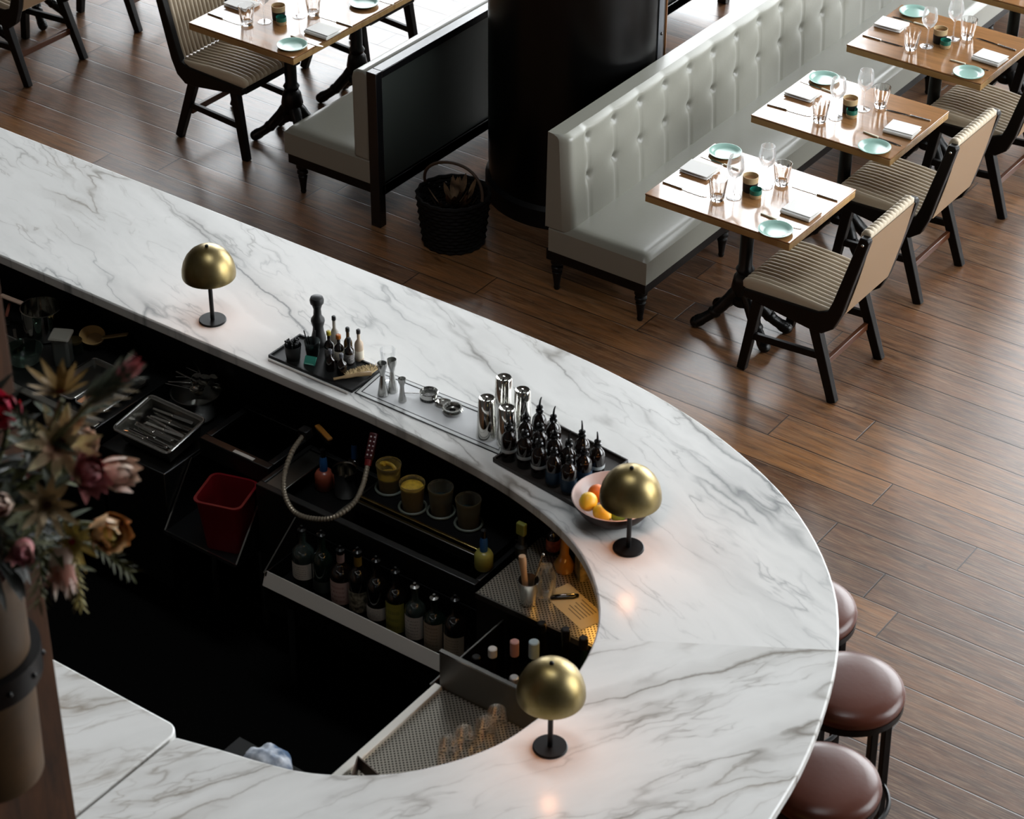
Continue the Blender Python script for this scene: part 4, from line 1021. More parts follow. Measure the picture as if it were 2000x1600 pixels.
for k, (px, py, cont, lb) in enumerate(((790, 932, LEMP, 'clouded plastic cup with a yellow peel curl, back left on the shelf'), (826, 976, LEMP, 'clouded plastic cup full of yellow peel, front left on the shelf'), (894, 974, DKJ, 'clouded plastic cup with dark liquid, third on the shelf'), (930, 1012, DKJ, 'clouded plastic cup with dark liquid at the right end of the shelf'))):
    p = at(px, py, CUPZ); p.y = min(p.y, -2.53) if k != 1 else -2.57; t = thing('plastic_cup', lb, 'cup', (p.x, p.y, CUPZ), 0, 'clouded plastic cups on the shelf')
    MB().lathe([(.036, .001), (.037, 0), (.046, .105), (.048, .107), (.0475, .115), (.046, .115)], 32, close=False).build('cup_body', mat('clouded_cup', '#857a5c', .35, trans=.6), t)
    MB().lathe([(0, .0015), (.035, .002), (.041, .06 if k != 1 else .098), (.02, .066 if k != 1 else .108), (0, .062 if k != 1 else .104)], 28).build('contents', cont, t)
    if k == 0: MB().tube([(.02*math.cos(a)*1.3, .02*math.sin(a)*1.3, .07+.012*a) for a in [i*.4 for i in range(13)]], .007, 8).build('peel_curl', LEMP, t)
    MB().tube([(.05*math.cos(2*PI*i/40), .05*math.sin(2*PI*i/40), .006) for i in range(40)], .005, 8, closed=True).build('coaster_ring', mat('grey_green_ring', '#5f665e', .4), t)
sr = thing('speed_rail', 'long steel bottle rail with a pale front ledge', 'bottle rail', (0, 0, 0))
b = MB(); b.box(.285, 1.155, -2.985, -2.798, .515, .52); b.box(.285, .29, -2.985, -2.798, .52, .60); b.box(1.15, 1.155, -2.985, -2.798, .52, .60); b.box(.285, 1.155, -2.803, -2.798, .52, .70)
b.box(.285, 1.155, -2.985, -2.98, .48, .55); b.build('trough', MBLACKSATIN, sr, smooth=0)
b = MB(); b.add([(.28, -2.995, .548), (1.155, -2.995, .548), (1.155, -2.972, .60), (.28, -2.972, .60), (.28, -3.0, .545), (1.155, -3.0, .545), (1.155, -2.977, .603), (.28, -2.977, .603)], [(3,2,1,0),(4,5,6,7),(0,1,5,4),(1,2,6,5),(2,3,7,6),(3,0,4,7)])
b.build('front_ledge', mat('pale_brushed_steel', '#dedbd3', .5, metal=.45), sr, bevel=.002)
MB().bar((.2855, -2.99, .60), (.2855, -2.80, .74), .006, .006).build('side_edge', MSTEEL, sr)
legs(sr, (.33, 1.07), (-2.90,), .515)
BG2 = 'liquor bottles standing in the speed rail'
def liq(label, k, r, h, gm, labm=None, lz=(.06, .15), sq=False, capm=MBLACK, foil=None, y=-2.895):
    x = (.397, .489, .576, .657, .742, .829, .914, 1.0, 1.092)[k]; rn = .0135; r *= 1.04
    prof = [(0, 0), (r*.95, 0), (r, .004), (r, h*.55), (r*.93, h*.62), (r*.55, h*.69), (rn, h*.74), (rn, h*.9), (rn+.002, h*.905), (rn+.002, h*.93), (0, h*.93)]
    t = thing('liquor_bottle', label, 'bottle', (x, y, .5202), 0, BG2)
    MB().lathe(prof, 28).build('bottle_body', gm, t, smooth=50)
    if labm:
        b = MB(); n = 14; b.grid(n, 1, lambda u, v: ((r+.0008)*math.cos(-2.35+u*2.2), (r+.0008)*math.sin(-2.35+u*2.2), lz[0]+(lz[1]-lz[0])*v)); b.build('paper_label', labm, t)
    if foil: MB().lathe([(rn+.001, h*.75), (rn+.001, h*.88)], 18, close=False).build('neck_foil', foil, t)
    MB().lathe([(rn+.003, h*.92), (rn+.003, h*.945), (.006, h*.96), (.0045, h*1.0), (.004, h*1.0)], 16).build('pourer', capm, t); return t
CLB = mat('clear_dark_bottle', '#26302d', .05, coat=.5); DKB = mat('black_bottle', '#0b0908', .06, coat=.5)
LW = label_mat('white_paper_label', '#c4c1b8', '#4a4a48'); LP = label_mat('pinkish_label', '#b59d96', '#6a2326', 5, 2.); LY = label_mat('yellow_green_label', '#8d8a35', '#3d4418', 4, 3.); LB = label_mat('beige_label', '#a89881', '#4d4338', 8, 5.)
liq('clear green bottle with square white label, leftmost in the rail', 0, .04, .29, CLB, LW, (.07, .14))
liq('dark bottle without bright label, second from left in the rail', 1, .036, .31, MGREENGLASS, mat('dim_label', '#2c3430', .6), (.05, .10), capm=MBLACK)
liq('bottle with pinkish label and red mark, third from left in the rail', 2, .039, .28, MBROWNGLASS, LP, (.04, .14), foil=mat('dull_pink_foil', '#8a7470', .5))
liq('dark bottle with gold neck, fourth from left in the rail', 3, .036, .31, DKB, mat('dark_figured_label', '#3b3a30', .6, noise=(60, '#a09a84')), (.04, .13), foil=mat('gold_foil', '#a98a3c', .35, metal=.6))
liq('black bottle with small white label, fifth from left in the rail', 4, .038, .31, DKB, LW, (.045, .10))
liq('dark round shouldered bottle with yellow green label in the rail', 5, .037, .30, DKB, LY, (.03, .16))
liq('clear bottle with white framed label, seventh from left in the rail', 6, .036, .27, CLB, LW, (.04, .14), capm=MSTEEL)
liq('green bottle with tall beige label, second from right in the rail', 7, .037, .26, MGREENGLASS, LB, (.03, .15), capm=MSTEEL)
liq('dark wine bottle with pale label, rightmost in the rail', 8, .040, .30, DKB, LB, (.04, .14))

# soda gun with steel hose
sg = thing('soda_gun', 'bar soda gun with red button head and coiled steel hose', 'soda gun', (0, 0, 0))
hp = bez([aty(596, 846, -2.58), aty(572, 880, -2.66), aty(556, 925, -2.74), aty(556, 965, -2.80), aty(575, 1000, -2.84), aty(610, 1013, -2.85), aty(650, 1011, -2.83), aty(688, 986, -2.76), aty(708, 950, -2.68), aty(718, 910, -2.6)], 14)
rs = [.0082+.0024*(k % 2) for k in range(len(hp))]
MB().tube(hp, rs, 12).build('hose', mat('pale_ribbed_hose', '#8b8272', .4, metal=.6), sg, smooth=20)
e = hp[-1]; h1 = aty(731, 846, -2.52); h2 = aty(720, 898, -2.585)
MB().cyl(e, h2, .0125, .0135, 18).build('red_collar', mat('dull_red_collar', '#6b1414', .4), sg)
MB().bar(h2, h1, .03, .024).build('button_head', mat('dark_red_head', '#3a0b10', .35), sg, bevel=.004)
dh = (h1-h2); nrm = Vector((.35, -.55, .76)).normalized(); sd = dh.cross(nrm).normalized(); nrm = sd.cross(dh).normalized()
MBTN = mat('white_button', '#b9aeb0', .5)
for i in range(5):
    for j in (-1, 1):
        c = h2+dh*(.16+.17*i)+sd*(j*.007)+nrm*.0125; MB().sphere(c, .0036, .0036, .002, 8, 6, M=nrm.to_track_quat('Z', 'Y').to_matrix().to_4x4()).build('button', MBTN, sg)
holder = MB().box(-.02, .02, -.02, .02, -.02, .02, Matrix.Translation(hp[0])).build('hose_socket', MBLACKSATIN, sg, bevel=.004)
# juice pitchers and bottles left of the cup shelf
def juice(label, px, py, z, col, collar, r, hb):
    p = at(px, py, z); p.y = max(p.y, -2.705) if z < .75 else p.y; p.x = min(p.x, .395) if z < .75 else p.x; t = thing('juice_bottle', label, 'bottle', (p.x, p.y, z), 0, 'juice bottles with coloured spouts')
    MB().lathe([(0, 0), (r*.9, 0), (r, .006), (r, hb*.8), (r*.8, hb), (r*.4, hb*1.08)], 28).build('bottle_body', col, t, smooth=50)
    MB().lathe([(r*.42, hb*1.07), (r*.42, hb*1.7), (r*.3, hb*1.9)], 20).build('coloured_neck', collar, t); MB().lathe([(r*.3, hb*1.9), (r*.22, hb*2.3), (r*.3, hb*2.35), (0, hb*2.36)], 16).build('spout_tip', MBLACK, t)
BLU = mat('blue_collar', '#1c4f86', .4)
juice('salmon pink juice bottle with blue neck beside the steel hose', 634, 952, .7205, mat('salmon_juice', '#8a4331', .3), BLU, .036, .075)
juice('pale yellow juice bottle with blue neck right of the ice bin', 945, 1108, .802, mat('yellow_juice', '#8b8740', .3), BLU, .034, .07)
juice('dark juice bottle with blue neck behind the soda gun holder', 694, 928, .7205, MBROWNGLASS, BLU, .03, .075)
t = MB().lathe([(0, .0), (.04, 0), (.044, .006), (.046, .11), (.05, .114), (.044, .112), (.04, .008), (0, .008)], 32).build('steel_canister', MCHROME, loc=(.325, -2.56, .7205)); tag(t, 'open steel canister with shining rim behind the salmon bottle', 'canister')
t = thing('bar_brush', 'orange handled brush hanging over the steel canister', 'brush', tuple(aty(632, 845, -2.49)), -.4)
MB().box(-.055, .055, -.011, .011, -.006, .006).build('handle', mat('orange_plastic', '#9a6524', .45), t, bevel=.004)
MB().box(-.05, .05, -.008, .008, -.022, -.006).build('bristles', MDARK, t)

# ------------------------------------------------------------------ drainer counter at the end of the pit, second bottle well
MPERF = mat('dimpled_steel', '#a8a49a', .3, metal=1)
g = G('perforated_steel_sheet'); o = g.xyz(g.g)
fx = g.math('SUBTRACT', g.math('FRACT', g.math('MULTIPLY', g.math('ADD', o[0], o[1]), 62.)), .5); fy = g.math('SUBTRACT', g.math('FRACT', g.math('MULTIPLY', g.math('SUBTRACT', o[0], o[1]), 62.)), .5)
d2 = g.math('SQRT', g.math('ADD', g.math('MULTIPLY', fx, fx), g.math('MULTIPLY', fy, fy)))
hole = g.ramp(d2, [(.26, 1.), (.34, 0.)])
MPERF = g.out(g.mix(hole, '#c4bfb2', '#2b2823'), .3, Metallic=.85)
def inside(P, x): return x
ub = offset(BI, -.095)
def poly_between(pts): return pts
k0 = min(range(len(ub)), key=lambda i: (ub[i][0]-1.16)**2+(ub[i][1]+2.62)**2)
k1 = min(range(len(ub)), key=lambda i: (ub[i][1]+2.87)**2+(ub[i][0]-1.8)**2)
pl = [ub[i] for i in range(k0, k1+1)]
wc = thing('drainer_counter', 'perforated steel counter at the curved end of the pit', 'counter', (0, 0, 0), 0, 'steel under-bar units')
pp = [(1.165, pl[0][1])]+pl+[(1.165, -2.87)]
pp = list(reversed(pp))
MB().prism(pp, .842, .85).build('perforated_top', MPERF, wc, smooth=0)
MB().prism(pp, .30, .842).build('steel_body', MSTEELD, wc, smooth=30)
MB().box(1.165, 1.74, -2.876, -2.868, .83, .853).build('front_lip', MSINK, wc, smooth=0)
legs(wc, (1.2, 1.6), (-2.8,), .30)
ZW = .8502
def onw(px, py, z=ZW): p = at(px, py, z); return (p.x, p.y, z)
pa = thing('paper_sheet', 'sheet of printed paper lying on the perforated counter', 'paper', onw(1118, 1180), -.35)
MB().box(-.10, .13, -.055, .055, .0, .0012).build('sheet', mat('warm_paper', '#b3a380', .8), pa, smooth=0)
for k in range(6):
    MB().box(.0+.012*(k % 2), .085, .038-.013*k, .0415-.013*k, .0012, .0015).build('print_line', mat('grey_print', '#5c5344', .8), pa, smooth=0)
t = thing('bottle_opener', 'dark folded bar blade lying on the paper', 'tool', onw(1103, 1168, ZW+.0016), .75)
MB().prism([(-.05, -.008), (.03, -.012), (.05, -.004), (.05, .006), (.0, .012), (-.05, .008)], 0, .012).build('body', MBLACK, t, bevel=.004)
MB().box(-.02, .035, -.003, .003, .012, .016).build('blade', MCHROME, t, bevel=.001)
mx = thing('tool_tin', 'steel tin holding a wooden muddler and tools', 'tin', onw(1032, 1178), 0)
MB().lathe([(.024, 0), (.027, .002), (.036, .10), (.0375, .102), (.0355, .102), (.026, .004), (0, .004)], 30, close=False).build('tin_body', MSTEEL, mx)
t = MB().lathe([(0, 0), (.012, 0), (.013, .01), (.010, .05), (.011, .12), (.014, .17), (.012, .185), (0, .187)], 20); t.xf(rot('Y', -.12)); t = t.build('muddler', mat('pale_muddler_wood', '#b79572', .5), loc=(mx.location.x-.006, mx.location.y, ZW+.008)); tag(t, 'pale wooden muddler standing in the steel tin', 'muddler')
t = MB().tube([(0, 0, 0), (.008, .012, .11), (.022, .035, .19)], .003, 8).sphere((.022, .035, .19), .006, seg=8, rings=6).build('bar_spoon', MCHROME, loc=(mx.location.x+.008, mx.location.y+.006, ZW+.008)); tag(t, 'thin bar spoon leaning out of the steel tin', 'spoon')
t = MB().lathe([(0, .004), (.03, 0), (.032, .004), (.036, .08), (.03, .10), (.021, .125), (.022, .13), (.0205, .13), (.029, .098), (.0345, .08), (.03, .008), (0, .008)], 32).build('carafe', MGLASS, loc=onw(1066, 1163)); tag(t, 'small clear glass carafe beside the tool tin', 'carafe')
t = MB().lathe([(0, .0), (.034, 0), (.036, .004), (.037, .03), (.022, .055), (.016, .07), (.015, .14), (0, .14)], 30).build('amber_flask', mat('amber_liquid_glass', '#8a5d22', .06, coat=.4), loc=onw(1102, 1112)); tag(t, 'round amber flask with tall neck against the curved wall', 'bottle')
bottle('sauce_bottle', 'dark bottle with orange red label against the curved bar wall', 'bottle', onw(1080, 1078), [(0, 0), (.024, 0), (.0245, .07), (.02, .085), (.011, .10), (.011, .13), (0, .13)], DKB, (.013, .128, .145, MBLACK), (.0248, .015, .062, mat('orange_red_label', '#a04a2a', .6, noise=(60, '#6b2416'))))
t = thing('bar_brush', 'green topped brush standing behind the tool tin', 'brush', onw(1018, 1088))
MB().lathe([(0, 0), (.02, 0), (.022, .05), (.012, .06), (.011, .10)], 20).build('handle', MDARK, t); MB().box(-.018, .018, -.01, .01, .10, .15).build('green_head', mat('dull_green_plastic', '#74762f', .5), t, bevel=.004)
t = thing('paper_stack', 'small upright stack of cards against the curved end of the bar', 'cards', onw(1138, 1126), .9)
MB().box(-.02, .02, -.03, .03, 0, .09).build('card_block', mat('aged_card', '#8b7a55', .8, noise=(30, '#4a3f2a')), t, smooth=0)
# second well with bottles
w2 = thing('bottle_well', 'black bottle well beside the perforated drainer', 'bottle rail', (0, 0, 0))
b = MB(); b.box(1.29, 1.72, -3.30, -2.885, .53, .54); b.box(1.29, 1.295, -3.30, -2.885, .54, .80); b.build('well_tray', MBLACKSATIN, w2, smooth=0)
legs(w2, (1.33, 1.66), (-3.2, -2.95), .53)
MB().bar((1.2925, -3.30, .80), (1.2925, -2.885, .80), .006, .006).build('side_edge', MSTEEL, w2)
BG3 = 'bottles in the black well by the drainer'
for lb, px, py, Y, h, r, gm, capc, lm in (('bottle with pink cap and grey neck in the black well', 1005, 1252, -3.06, .37, .034, DKB, '#b58d88', LW), ('bottle with pale blue wide cap in the black well', 1043, 1253, -3.05, .39, .036, MGREENGLASS, '#9fb6c0', None), ('short bottle with orange label in the black well', 962, 1266, -3.1, .31, .033, DKB, '#c9c9c6', mat('orange_label', '#b0611f', .6)),
    ('dark bottle with chrome pourer at the left of the black well', 930, 1282, -3.1, .26, .034, DKB, '#0c0c0c', None), ('dark bottle with thin black spout beside the curved marble edge', 1105, 1228, -3.0, .40, .034, DKB, '#0c0c0c', LB), ('black bottle at the back of the well under the counter front', 1058, 1216, -2.93, .36, .034, DKB, '#0c0c0c', None), ('bottle mostly hidden by the marble edge at the right of the well', 1140, 1245, -3.0, .39, .03, MGREENGLASS, '#0c0c0c', None), ('chrome capped bottle right beside the nearest brass shade', 1004, 1322, -3.2, .30, .033, DKB, '#d0d0d0', None)):
    p = aty(px, py, Y); x = p.x; top = p.z; h = top-.5405; rn = .0125
    wide = 'wide cap' in lb
    bottle('spirit_bottle', lb, 'bottle', (x, Y, .5405), [(0, 0), (r*.95, 0), (r, .004), (r, h*.5), (r*.9, h*.57), (rn+.002, h*.72), (rn, h*.9), (0, h*.9)], gm, (.018 if wide else rn+.003, h*.84 if 'pink' in lb or wide else h*.9, h, mat('bottle_cap_'+capc[1:], capc, .3, metal=.8 if capc == '#d0d0d0' else 0)), (r+.0006, h*.12, h*.42, lm) if lm else None, BG3)
# drainer with steel ledge
xs = 1.372
def wallx(y):
    i = min((i for i in range(len(ub)) if ub[i][0] > 1.3), key=lambda i: abs(ub[i][1]-y)); return ub[i][0]-.004
ys = [-3.335-.03*i for i in range(20)]; ys = [y for y in ys if wallx(y) > xs+.03]
pp = [(xs, ys[0])]+[(xs, ys[-1])]+[(wallx(y), y) for y in reversed(ys)]
dr = thing('glass_drainer', 'perforated steel drainer with a pale ledge where glasses dry', 'drainer', (0, 0, 0), 0, 'steel under-bar units')
MB().prism(pp, .842, .85).build('perforated_top', MPERF, dr, smooth=0); MB().prism(pp, .45, .842).build('steel_body', MSTEELD, dr, smooth=0)
MB().box(xs-.03, xs, ys[-1]-.04, ys[0], .815, .862).build('front_ledge', mat('pale_brushed_steel'), dr, bevel=.003)
MB().box(xs-.012, wallx(-3.33), -3.333, -3.322, .62, 1.0).build('splash_panel', mat('grey_steel_panel', '#6b6a66', .42, metal=.9), dr, smooth=0)
MB().box(xs-.012, wallx(-3.33), -3.335, -3.32, 1.0, 1.006).build('panel_edge', MSTEEL, dr, smooth=0)
legs(dr, (1.43, 1.55), (-3.42, -3.7), .45)
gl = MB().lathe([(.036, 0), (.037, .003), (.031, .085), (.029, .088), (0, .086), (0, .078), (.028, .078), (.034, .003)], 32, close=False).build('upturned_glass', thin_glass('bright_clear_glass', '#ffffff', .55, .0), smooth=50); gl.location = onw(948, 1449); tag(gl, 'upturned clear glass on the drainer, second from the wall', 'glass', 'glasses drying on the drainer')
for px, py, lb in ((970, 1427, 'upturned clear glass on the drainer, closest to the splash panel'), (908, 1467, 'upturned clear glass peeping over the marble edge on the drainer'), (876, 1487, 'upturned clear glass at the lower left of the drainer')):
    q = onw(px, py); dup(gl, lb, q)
mb = thing('menu_folder', 'brown open folder leaning at the corner of the drainer', 'folder', tuple(at(700, 1502, .86)), .0)
for s, a in ((1, .25), (-1, 1.1)):
    b = MB().box(0, .115, -.002, .002, 0, .055, rot('Z', -a)); b.build('cover', mat('brown_card', '#4a3a2e', .6), mb, smooth=0)
bg = MB(); rr = random.Random(9)
bg.sphere((0, 0, 0), .085, .065, .055, 40, 26)
vs = []
from mathutils import noise as mnoise
for v in bg.v:
    v = Vector(v); n = mnoise.noise(v*22)*.016+mnoise.noise(v*50)*.007; d = v.normalized(); vs.append(tuple(v+d*n))
bg.v = vs; bg = bg.build('towel_bundle', mat('white_blue_cloth', '#c9ced6', .55, noise=(16, '#3f5a7a')), smooth=80, loc=tuple(at(525, 1497, .86))); tag(bg, 'white and blue crumpled bundle showing behind the near marble edge', 'cloth')
sh = thing('low_shelf', 'dark steel shelf under the near arm of the bar', 'shelf', (0, 0, 0)); bx, by, bz = bg.location
MB().box(.95, 1.36, -4.06, -3.86, .79, .80).build('shelf_plate', MBLACKSATIN, sh, smooth=0); legs(sh, (1.0, 1.3), (-4.02, -3.9), .79)
# ------------------------------------------------------------------ bar stools
def stool(x, y, label, first=[]):
    if first: return dup(first[0], label, (x, y, 0))
    t = thing('bar_stool', label, 'stool', (x, y, 0), 0, 'round leather bar stools'); first.append(t)
    MB().lathe([(.17, .715), (.184, .722), (.188, .738), (.183, .755), (.165, .769), (.13, .777), (.07, .781), (0, .782)], 56).build('seat', MSTOOL, t, smooth=80)
    MB().lathe([(.18, .695), (.186, .697), (.186, .722), (.17, .722), (.17, .695)], 56, close=False).build('seat_ring', MBLACKSATIN, t)
    for k in range(4):
        a = PI/4+k*PI/2+.25
        MB().bar((.165*math.cos(a), .165*math.sin(a), .71), (.19*math.cos(a), .19*math.sin(a), 0), .028, .028).build('leg', MBLACKSATIN, t, bevel=.003)
    MB().tube([(.178*math.cos(2*PI*k/40), .178*math.sin(2*PI*k/40), .25) for k in range(40)], .009, 8, closed=True).build('foot_ring', MBLACKSATIN, t)
    return t
stool(2.40, -2.44, 'brown leather bar stool, the middle one, seen almost whole')
stool(2.065, -2.16, 'brown leather bar stool mostly hidden behind the marble edge')
stool(2.55, -2.885, 'brown leather bar stool nearest the viewer at the bottom edge')

# ------------------------------------------------------------------ timber post, vase and flowers
b = MB().box(.98, 1.41, -5.5, -4.95, 0, H)
po = b.build('trim_1', MPOST, smooth=0, bevel=.004); struct(po)
VX, VY = 1.58, -5.325
va = thing('vase', 'tall brown cylindrical vase strapped to the timber post', 'vase', (VX, VY, 2.13))
MB().lathe([(0, .0), (.118, 0), (.126, .006), (.134, .3), (.138, .62), (.14, .64), (.134, .64), (.130, .6), (.12, .02), (0, .02)], 56).build('vase_body', mat('brown_stoneware', '#4f3618', .55, noise=(5, '#382710')), va)
MB().lathe([(.150, .30), (.156, .30), (.158, .37), (.152, .37)], 56, close=True).build('iron_ring', MBLACKSATIN, va)
b = MB(); b.box(-.178, -.148, -.05, .05, .3, .37); b.build('wall_bracket', MBLACKSATIN, va, bevel=.003)
for k in range(6):
    a = -1.2+k*.5; MB().sphere((.158*math.cos(a), .158*math.sin(a), .335), .007, seg=8, rings=6).build('rivet', MBLACKSATIN, va)

GREEN = mat('olive_foliage', '#4c4f2c', .55); GREEN2 = mat('grey_green_foliage', '#4f5747', .6); STEM = mat('flower_stem', '#5a5b38', .6)
def petal_mat(n, base, tipc):
    if n in MATS: return MATS[n]
    g = G(n); k = g.n('TexCoord'); o = g.xyz(k.outputs['Generated'])
    return g.out(g.mix(o[2], base, tipc), .55, Subsurface_Weight=.0)
CREAM = mat('cream_petal', '#e6dcb0', .55, noise=(16, '#a97c66')); PINK = mat('dusty_pink_petal', '#c07c7a', .55, noise=(18, '#96525a')); PEACH = mat('peach_petal', '#d9a06a', .5, noise=(16, '#e6c79a'))
RED = mat('deep_red_petal', '#a3183a', .5, noise=(18, '#cf3052')); RUST = mat('rust_leaf', '#9a4a24', .5); YEL = mat('pale_yellow_petal', '#c9bd7e', .55, noise=(18, '#b5a45a')); WHP = mat('white_pink_petal', '#e2d0be', .55, noise=(14, '#cba195')); CONE = mat('dark_flower_cone', '#5a2622', .7, bump=(150, .5))
def leaf(b, base, d, n, l, w, curl=.2, fold=.25):
    """pointed leaf from base along d, n is its face normal"""
    base, d, n = Vector(base), Vector(d).normalized(), Vector(n); n = (n-d*n.dot(d)).normalized(); s = d.cross(n); vs = []; K = 6
    for i in range(K+1):
        t = i/K; ww = w*math.sin(PI*min(1, .06+t*.94))**.8*(1-.15*t) if i < K else .0006
        c = base+d*(l*t)+n*(curl*l*t*t)
        vs += [c-s*ww/2+n*fold*ww*.5, c, c+s*ww/2+n*fold*ww*.5]
    b.add(vs, [(3*i+j, 3*i+j+1, 3*i+j+4, 3*i+j+3) for i in range(K) for j in range(2)])
def basis(d):
    d = Vector(d).normalized(); x = d.cross(Vector((0, 0, 1))); x = x if x.length > .05 else Vector((1, 0, 0)); x.normalize(); return d, x, d.cross(x)
def flower(name, label, px, py, yy, d, size, pet, kind, inner=None):
    """head at the photo ray on the plane y=yy; stem goes down into the vase"""
    r = ray(px, py); h = CAM+r*((yy-CAM.y)/r.y)
    t = thing(name, label, 'flower', tuple(h), 0, 'flowers in the tall vase'); d, x, y = basis(d); rr = random.Random(hash_(label))
    def ring(b, n, ang, l, w, r0, up, curl, jit=.25, ph=0):
        for k in range(n):
            a = 2*PI*(k+ph)/n+rr.uniform(-jit, jit)*.5; o = x*math.cos(a)+y*math.sin(a); e = ang+rr.uniform(-jit, jit)*.5
            leaf(b, o*r0+d*up, d*math.cos(e)+o*math.sin(e), d*math.sin(e)-o*math.cos(e), l*rr.uniform(.85, 1.1), w*rr.uniform(.85, 1.1), curl)
    s = size
    if kind == 'protea':
        b = MB(); ring(b, 14, .42, s*.95, s*.26, s*.12, -s*.4, .1); b.build('outer_petals', pet, t, smooth=60)
        b = MB(); ring(b, 12, .22, s*1.0, s*.22, s*.1, -s*.35, .12, ph=.5); b.build('inner_petals', inner or pet, t, smooth=60)
        b = MB(); b.sphere(d*(-s*.05), s*.3, s*.3, s*.5, 14, 10, M=d.to_track_quat('Z', 'Y').to_matrix().to_4x4()); b.build('centre', inner or CONE, t)
    elif kind == 'star':
        b = MB(); ring(b, 10, 1.15, s*1.0, s*.24, s*.06, 0, .15); b.build('outer_petals', pet, t, smooth=60)
        b = MB(); ring(b, 7, .65, s*.8, s*.26, s*.04, s*.03, .1, ph=.5); b.build('inner_petals', pet, t, smooth=60)
        b = MB().sphere(d*s*.05, s*.13, seg=12, rings=8); b.build('centre', inner or CONE, t)
    elif kind == 'ball':
        b = MB(); ring(b, 10, .95, s*.8, s*.5, s*.06, -s*.3, .75); ring(b, 9, .75, s*.85, s*.46, s*.05, -s*.3, .7, ph=.4); b.build('outer_petals', pet, t, smooth=70)
        b = MB(); ring(b, 8, .5, s*.75, s*.4, s*.04, -s*.25, .5, ph=.2); ring(b, 5, .3, s*.65, s*.34, s*.02, -s*.2, .35); b.build('inner_petals', inner or pet, t, smooth=70)
    elif kind == 'torch':
        b = MB()
        for q in range(5): ring(b, 9, .35+.05*q, s*.7, s*.2, s*(.22-.03*q), -s*.9+q*s*.28, .12, ph=q*.5)
        b.build('bracts', pet, t, smooth=60)
        b = MB(); ring(b, 14, .3, s*.85, s*.2, s*.16, s*.1, .25); ring(b, 8, .12, s*.8, s*.18, s*.06, s*.15, .1); b.build('crown_petals', inner or pet, t, smooth=60)
    elif kind == 'sprig':
        b = MB()
        for q in range(12): ring(b, 4, .8, s*.35, s*.07, .004, -s*.9+q*s*.15, .1, ph=q*.37)
        b.build('needles', pet, t, smooth=60)
    foot = Vector((VX+rr.uniform(-.06, .06), VY+rr.uniform(-.06, .06), 2.45))-h
    mid = (Vector((VX, VY, 2.76))-h)*.8
    P = bez([-d*s*.3, -d*s*.6+mid*.25, mid, foot], 6)
    MB().tube(P, .006, 7).build('stem', STEM, t)
    b = MB()
    for k in range(5):
        q = P[3+k*2]; a = rr.uniform(0, 6.3); o = Vector((math.cos(a), math.sin(a), rr.uniform(-.2, .5)))
        leaf(b, q, o, (0, 0, 1), rr.uniform(.06, .1), .02, -.2)
    b.build('leaves', GREEN if rr.random() < .6 else GREEN2, t, smooth=60)
    return t
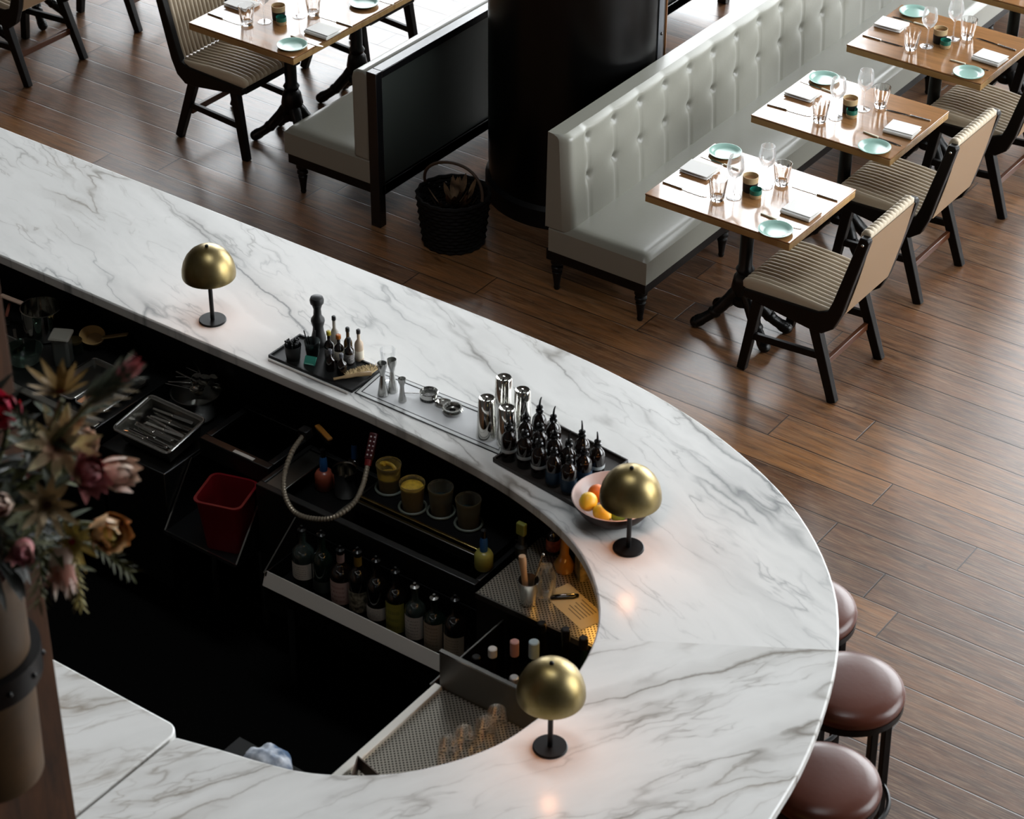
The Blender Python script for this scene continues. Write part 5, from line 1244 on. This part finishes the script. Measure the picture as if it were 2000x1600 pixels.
fl_ = [('flower_head', 'brown pink protea resting on the vase rim', 45, 1075, -5.42, (.5, -.7, .2), .07, mat('brown_pink_petal', '#8c5750', .6), 'protea', PINK),
 ('flower_head', 'cream and pink star bloom in the dark middle of the bouquet', 92, 985, -5.38, (.6, -.6, .4), .075, mat('dim_cream_petal', '#a08a68', .6), 'star', CONE),  # cream dimmed in the petal colour for shade inside the bouquet
 ('flower_head', 'pale bloom at the left frame edge above the vase', 8, 985, -5.4, (.3, -.7, .5), .06, WHP, 'ball', PINK),
 ('flower_head', 'star shaped cream flower with long narrow petals and dark centre', 118, 868, -5.2, (.55, -.45, .7), .105, CREAM, 'star', CONE),
 ('flower_head', 'rust and ochre spiky flower standing highest on the left', 118, 765, -5.2, (.05, -.15, 1), .075, mat('ochre_petal', '#7d6230', .55, noise=(20, '#9c7f4e')), 'star', RUST),
 ('flower_head', 'pink feathery protea leaning right at the top of the bouquet', 222, 745, -5.15, (.6, .5, .62), .075, GREEN2, 'torch', PINK),
 ('flower_head', 'deep red flower cut by the left frame edge', 12, 812, -5.25, (.35, -.4, .75), .11, RED, 'ball', RED),
 ('flower_head', 'dusty pink protea in the middle right of the bouquet', 172, 922, -5.2, (.6, -.45, .3), .105, PINK, 'protea', PINK),
 ('flower_head', 'white and pink rounded bloom on the right edge of the bouquet', 212, 922, -5.15, (.8, .0, .15), .092, WHP, 'ball', WHP),
 ('flower_head', 'peach coloured full bloom low on the right of the bouquet', 205, 1035, -5.15, (.75, -.4, .25), .115, PEACH, 'ball', YEL),
 ('flower_head', 'pink bud hanging lowest beside the vase', 122, 1108, -5.25, (.4, -.4, -.55), .095, mat('soft_pink_petal', '#c79180', .5, noise=(15, '#b87a6a')), 'protea', WHP),
 ('flower_head', 'yellow green open flower above the hanging bud', 140, 1055, -5.2, (.65, -.5, .2), .07, YEL, 'star', RED),
 ('flower_head', 'small brownish pink bloom on the left half of the bouquet', 62, 908, -5.2, (.5, -.6, .4), .055, mat('brown_pink_petal', '#8c5750', .6), 'protea', CONE),
 ('flower_head', 'muted red bloom low at the left frame edge', 12, 1105, -5.3, (.4, -.7, .1), .06, mat('muted_red_petal', '#a05a50', .6), 'protea', PINK),
 ('flower_head', 'fuzzy pale cream pincushion above the pink protea', 160, 868, -5.15, (.7, -.2, .5), .075, WHP, 'ball', CREAM),
 ('foliage_sprig', 'dark needle sprig at the right edge under the peach bloom', 215, 1085, -5.15, (.9, -.1, -.15), .085, GREEN, 'sprig', None),
 ('foliage_sprig', 'olive sprig in the shadowed middle of the bouquet', 60, 990, -5.3, (.5, -.6, .3), .12, GREEN, 'sprig', None),
 ('foliage_sprig', 'grey green sprig between the red flower and the star flower', 60, 850, -5.25, (.2, -.4, .8), .11, GREEN2, 'sprig', None),
 ('foliage_sprig', 'drooping pale sprig hanging below the bouquet', 150, 1140, -5.25, (.35, -.3, -.8), .065, YEL, 'sprig', None),
 ('foliage_sprig', 'brown sprig on the left above the vase rim', 20, 1020, -5.3, (.4, -.6, .1), .12, mat('brown_foliage', '#4a3b2a', .7), 'sprig', None),
 ('foliage_sprig', 'olive sprig hanging over the front of the vase', 80, 1110, -5.35, (.5, -.6, -.3), .10, GREEN, 'sprig', None),
 ('foliage_sprig', 'brown and green leafy sprig behind the pink protea', 175, 800, -5.15, (.6, .2, .6), .13, mat('brown_green_leaf', '#6a5a3e', .6), 'sprig', None)]
for a in fl_: flower(*a)
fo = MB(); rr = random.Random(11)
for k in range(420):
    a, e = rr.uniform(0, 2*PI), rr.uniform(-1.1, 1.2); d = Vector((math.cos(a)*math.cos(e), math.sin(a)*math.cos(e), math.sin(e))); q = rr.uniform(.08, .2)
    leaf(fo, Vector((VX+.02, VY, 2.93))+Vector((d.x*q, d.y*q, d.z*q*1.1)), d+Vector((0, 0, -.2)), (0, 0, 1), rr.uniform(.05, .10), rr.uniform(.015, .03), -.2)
fo = fo.build('foliage', mat('shadowed_foliage', '#171b12', .6), smooth=60); fo['kind'] = 'stuff'; tag(fo, 'mass of small dark green leaves filling the bouquet in the tall vase', 'foliage')  # leaf colour darkened for contrast, as shade inside the bouquet

# ------------------------------------------------------------------ basket by the column
bk = thing('wicker_basket', 'dark wicker basket in the shadow between booth and column', 'basket', (-1.23, .17, 0))
b = MB()
for k in range(14):
    z = .01+k*.02; r = .15+.03*k/13; b.tube([((r+.004*(-1)**(i+k))*math.cos(2*PI*i/36), (r+.004*(-1)**(i+k))*math.sin(2*PI*i/36), z) for i in range(36)], .0105, 6, closed=True)
b.lathe([(0, .005), (.15, .005)], 30, close=False); b.build('woven_side', mat('dark_wicker', '#070504', .8, spec=.2), bk)
MB().tube([(.178*math.cos(a), .02*math.sin(2*a), .28+.16*math.sin(a)) for a in [PI*i/20 for i in range(21)]], .008, 8).build('handle', mat('wicker_handle', '#3a2a1c', .6), bk)
b = MB(); rr = random.Random(5)
for k in range(26):
    a = rr.uniform(0, 6.28); q = rr.uniform(0, .1); leaf(b, (q*math.cos(a), q*math.sin(a), .22), (math.cos(a)*.6, math.sin(a)*.6, .7), (0, 0, 1), rr.uniform(.06, .12), .035, .2)
dl = b.build('dry_leaves', mat('dry_tan_leaf', '#6b5135', .7, noise=(20, '#46321e')), loc=(-1.23, .17, 0)); dl['kind'] = 'stuff'; tag(dl, 'dry tan leaves heaped in the dark basket', 'leaves')
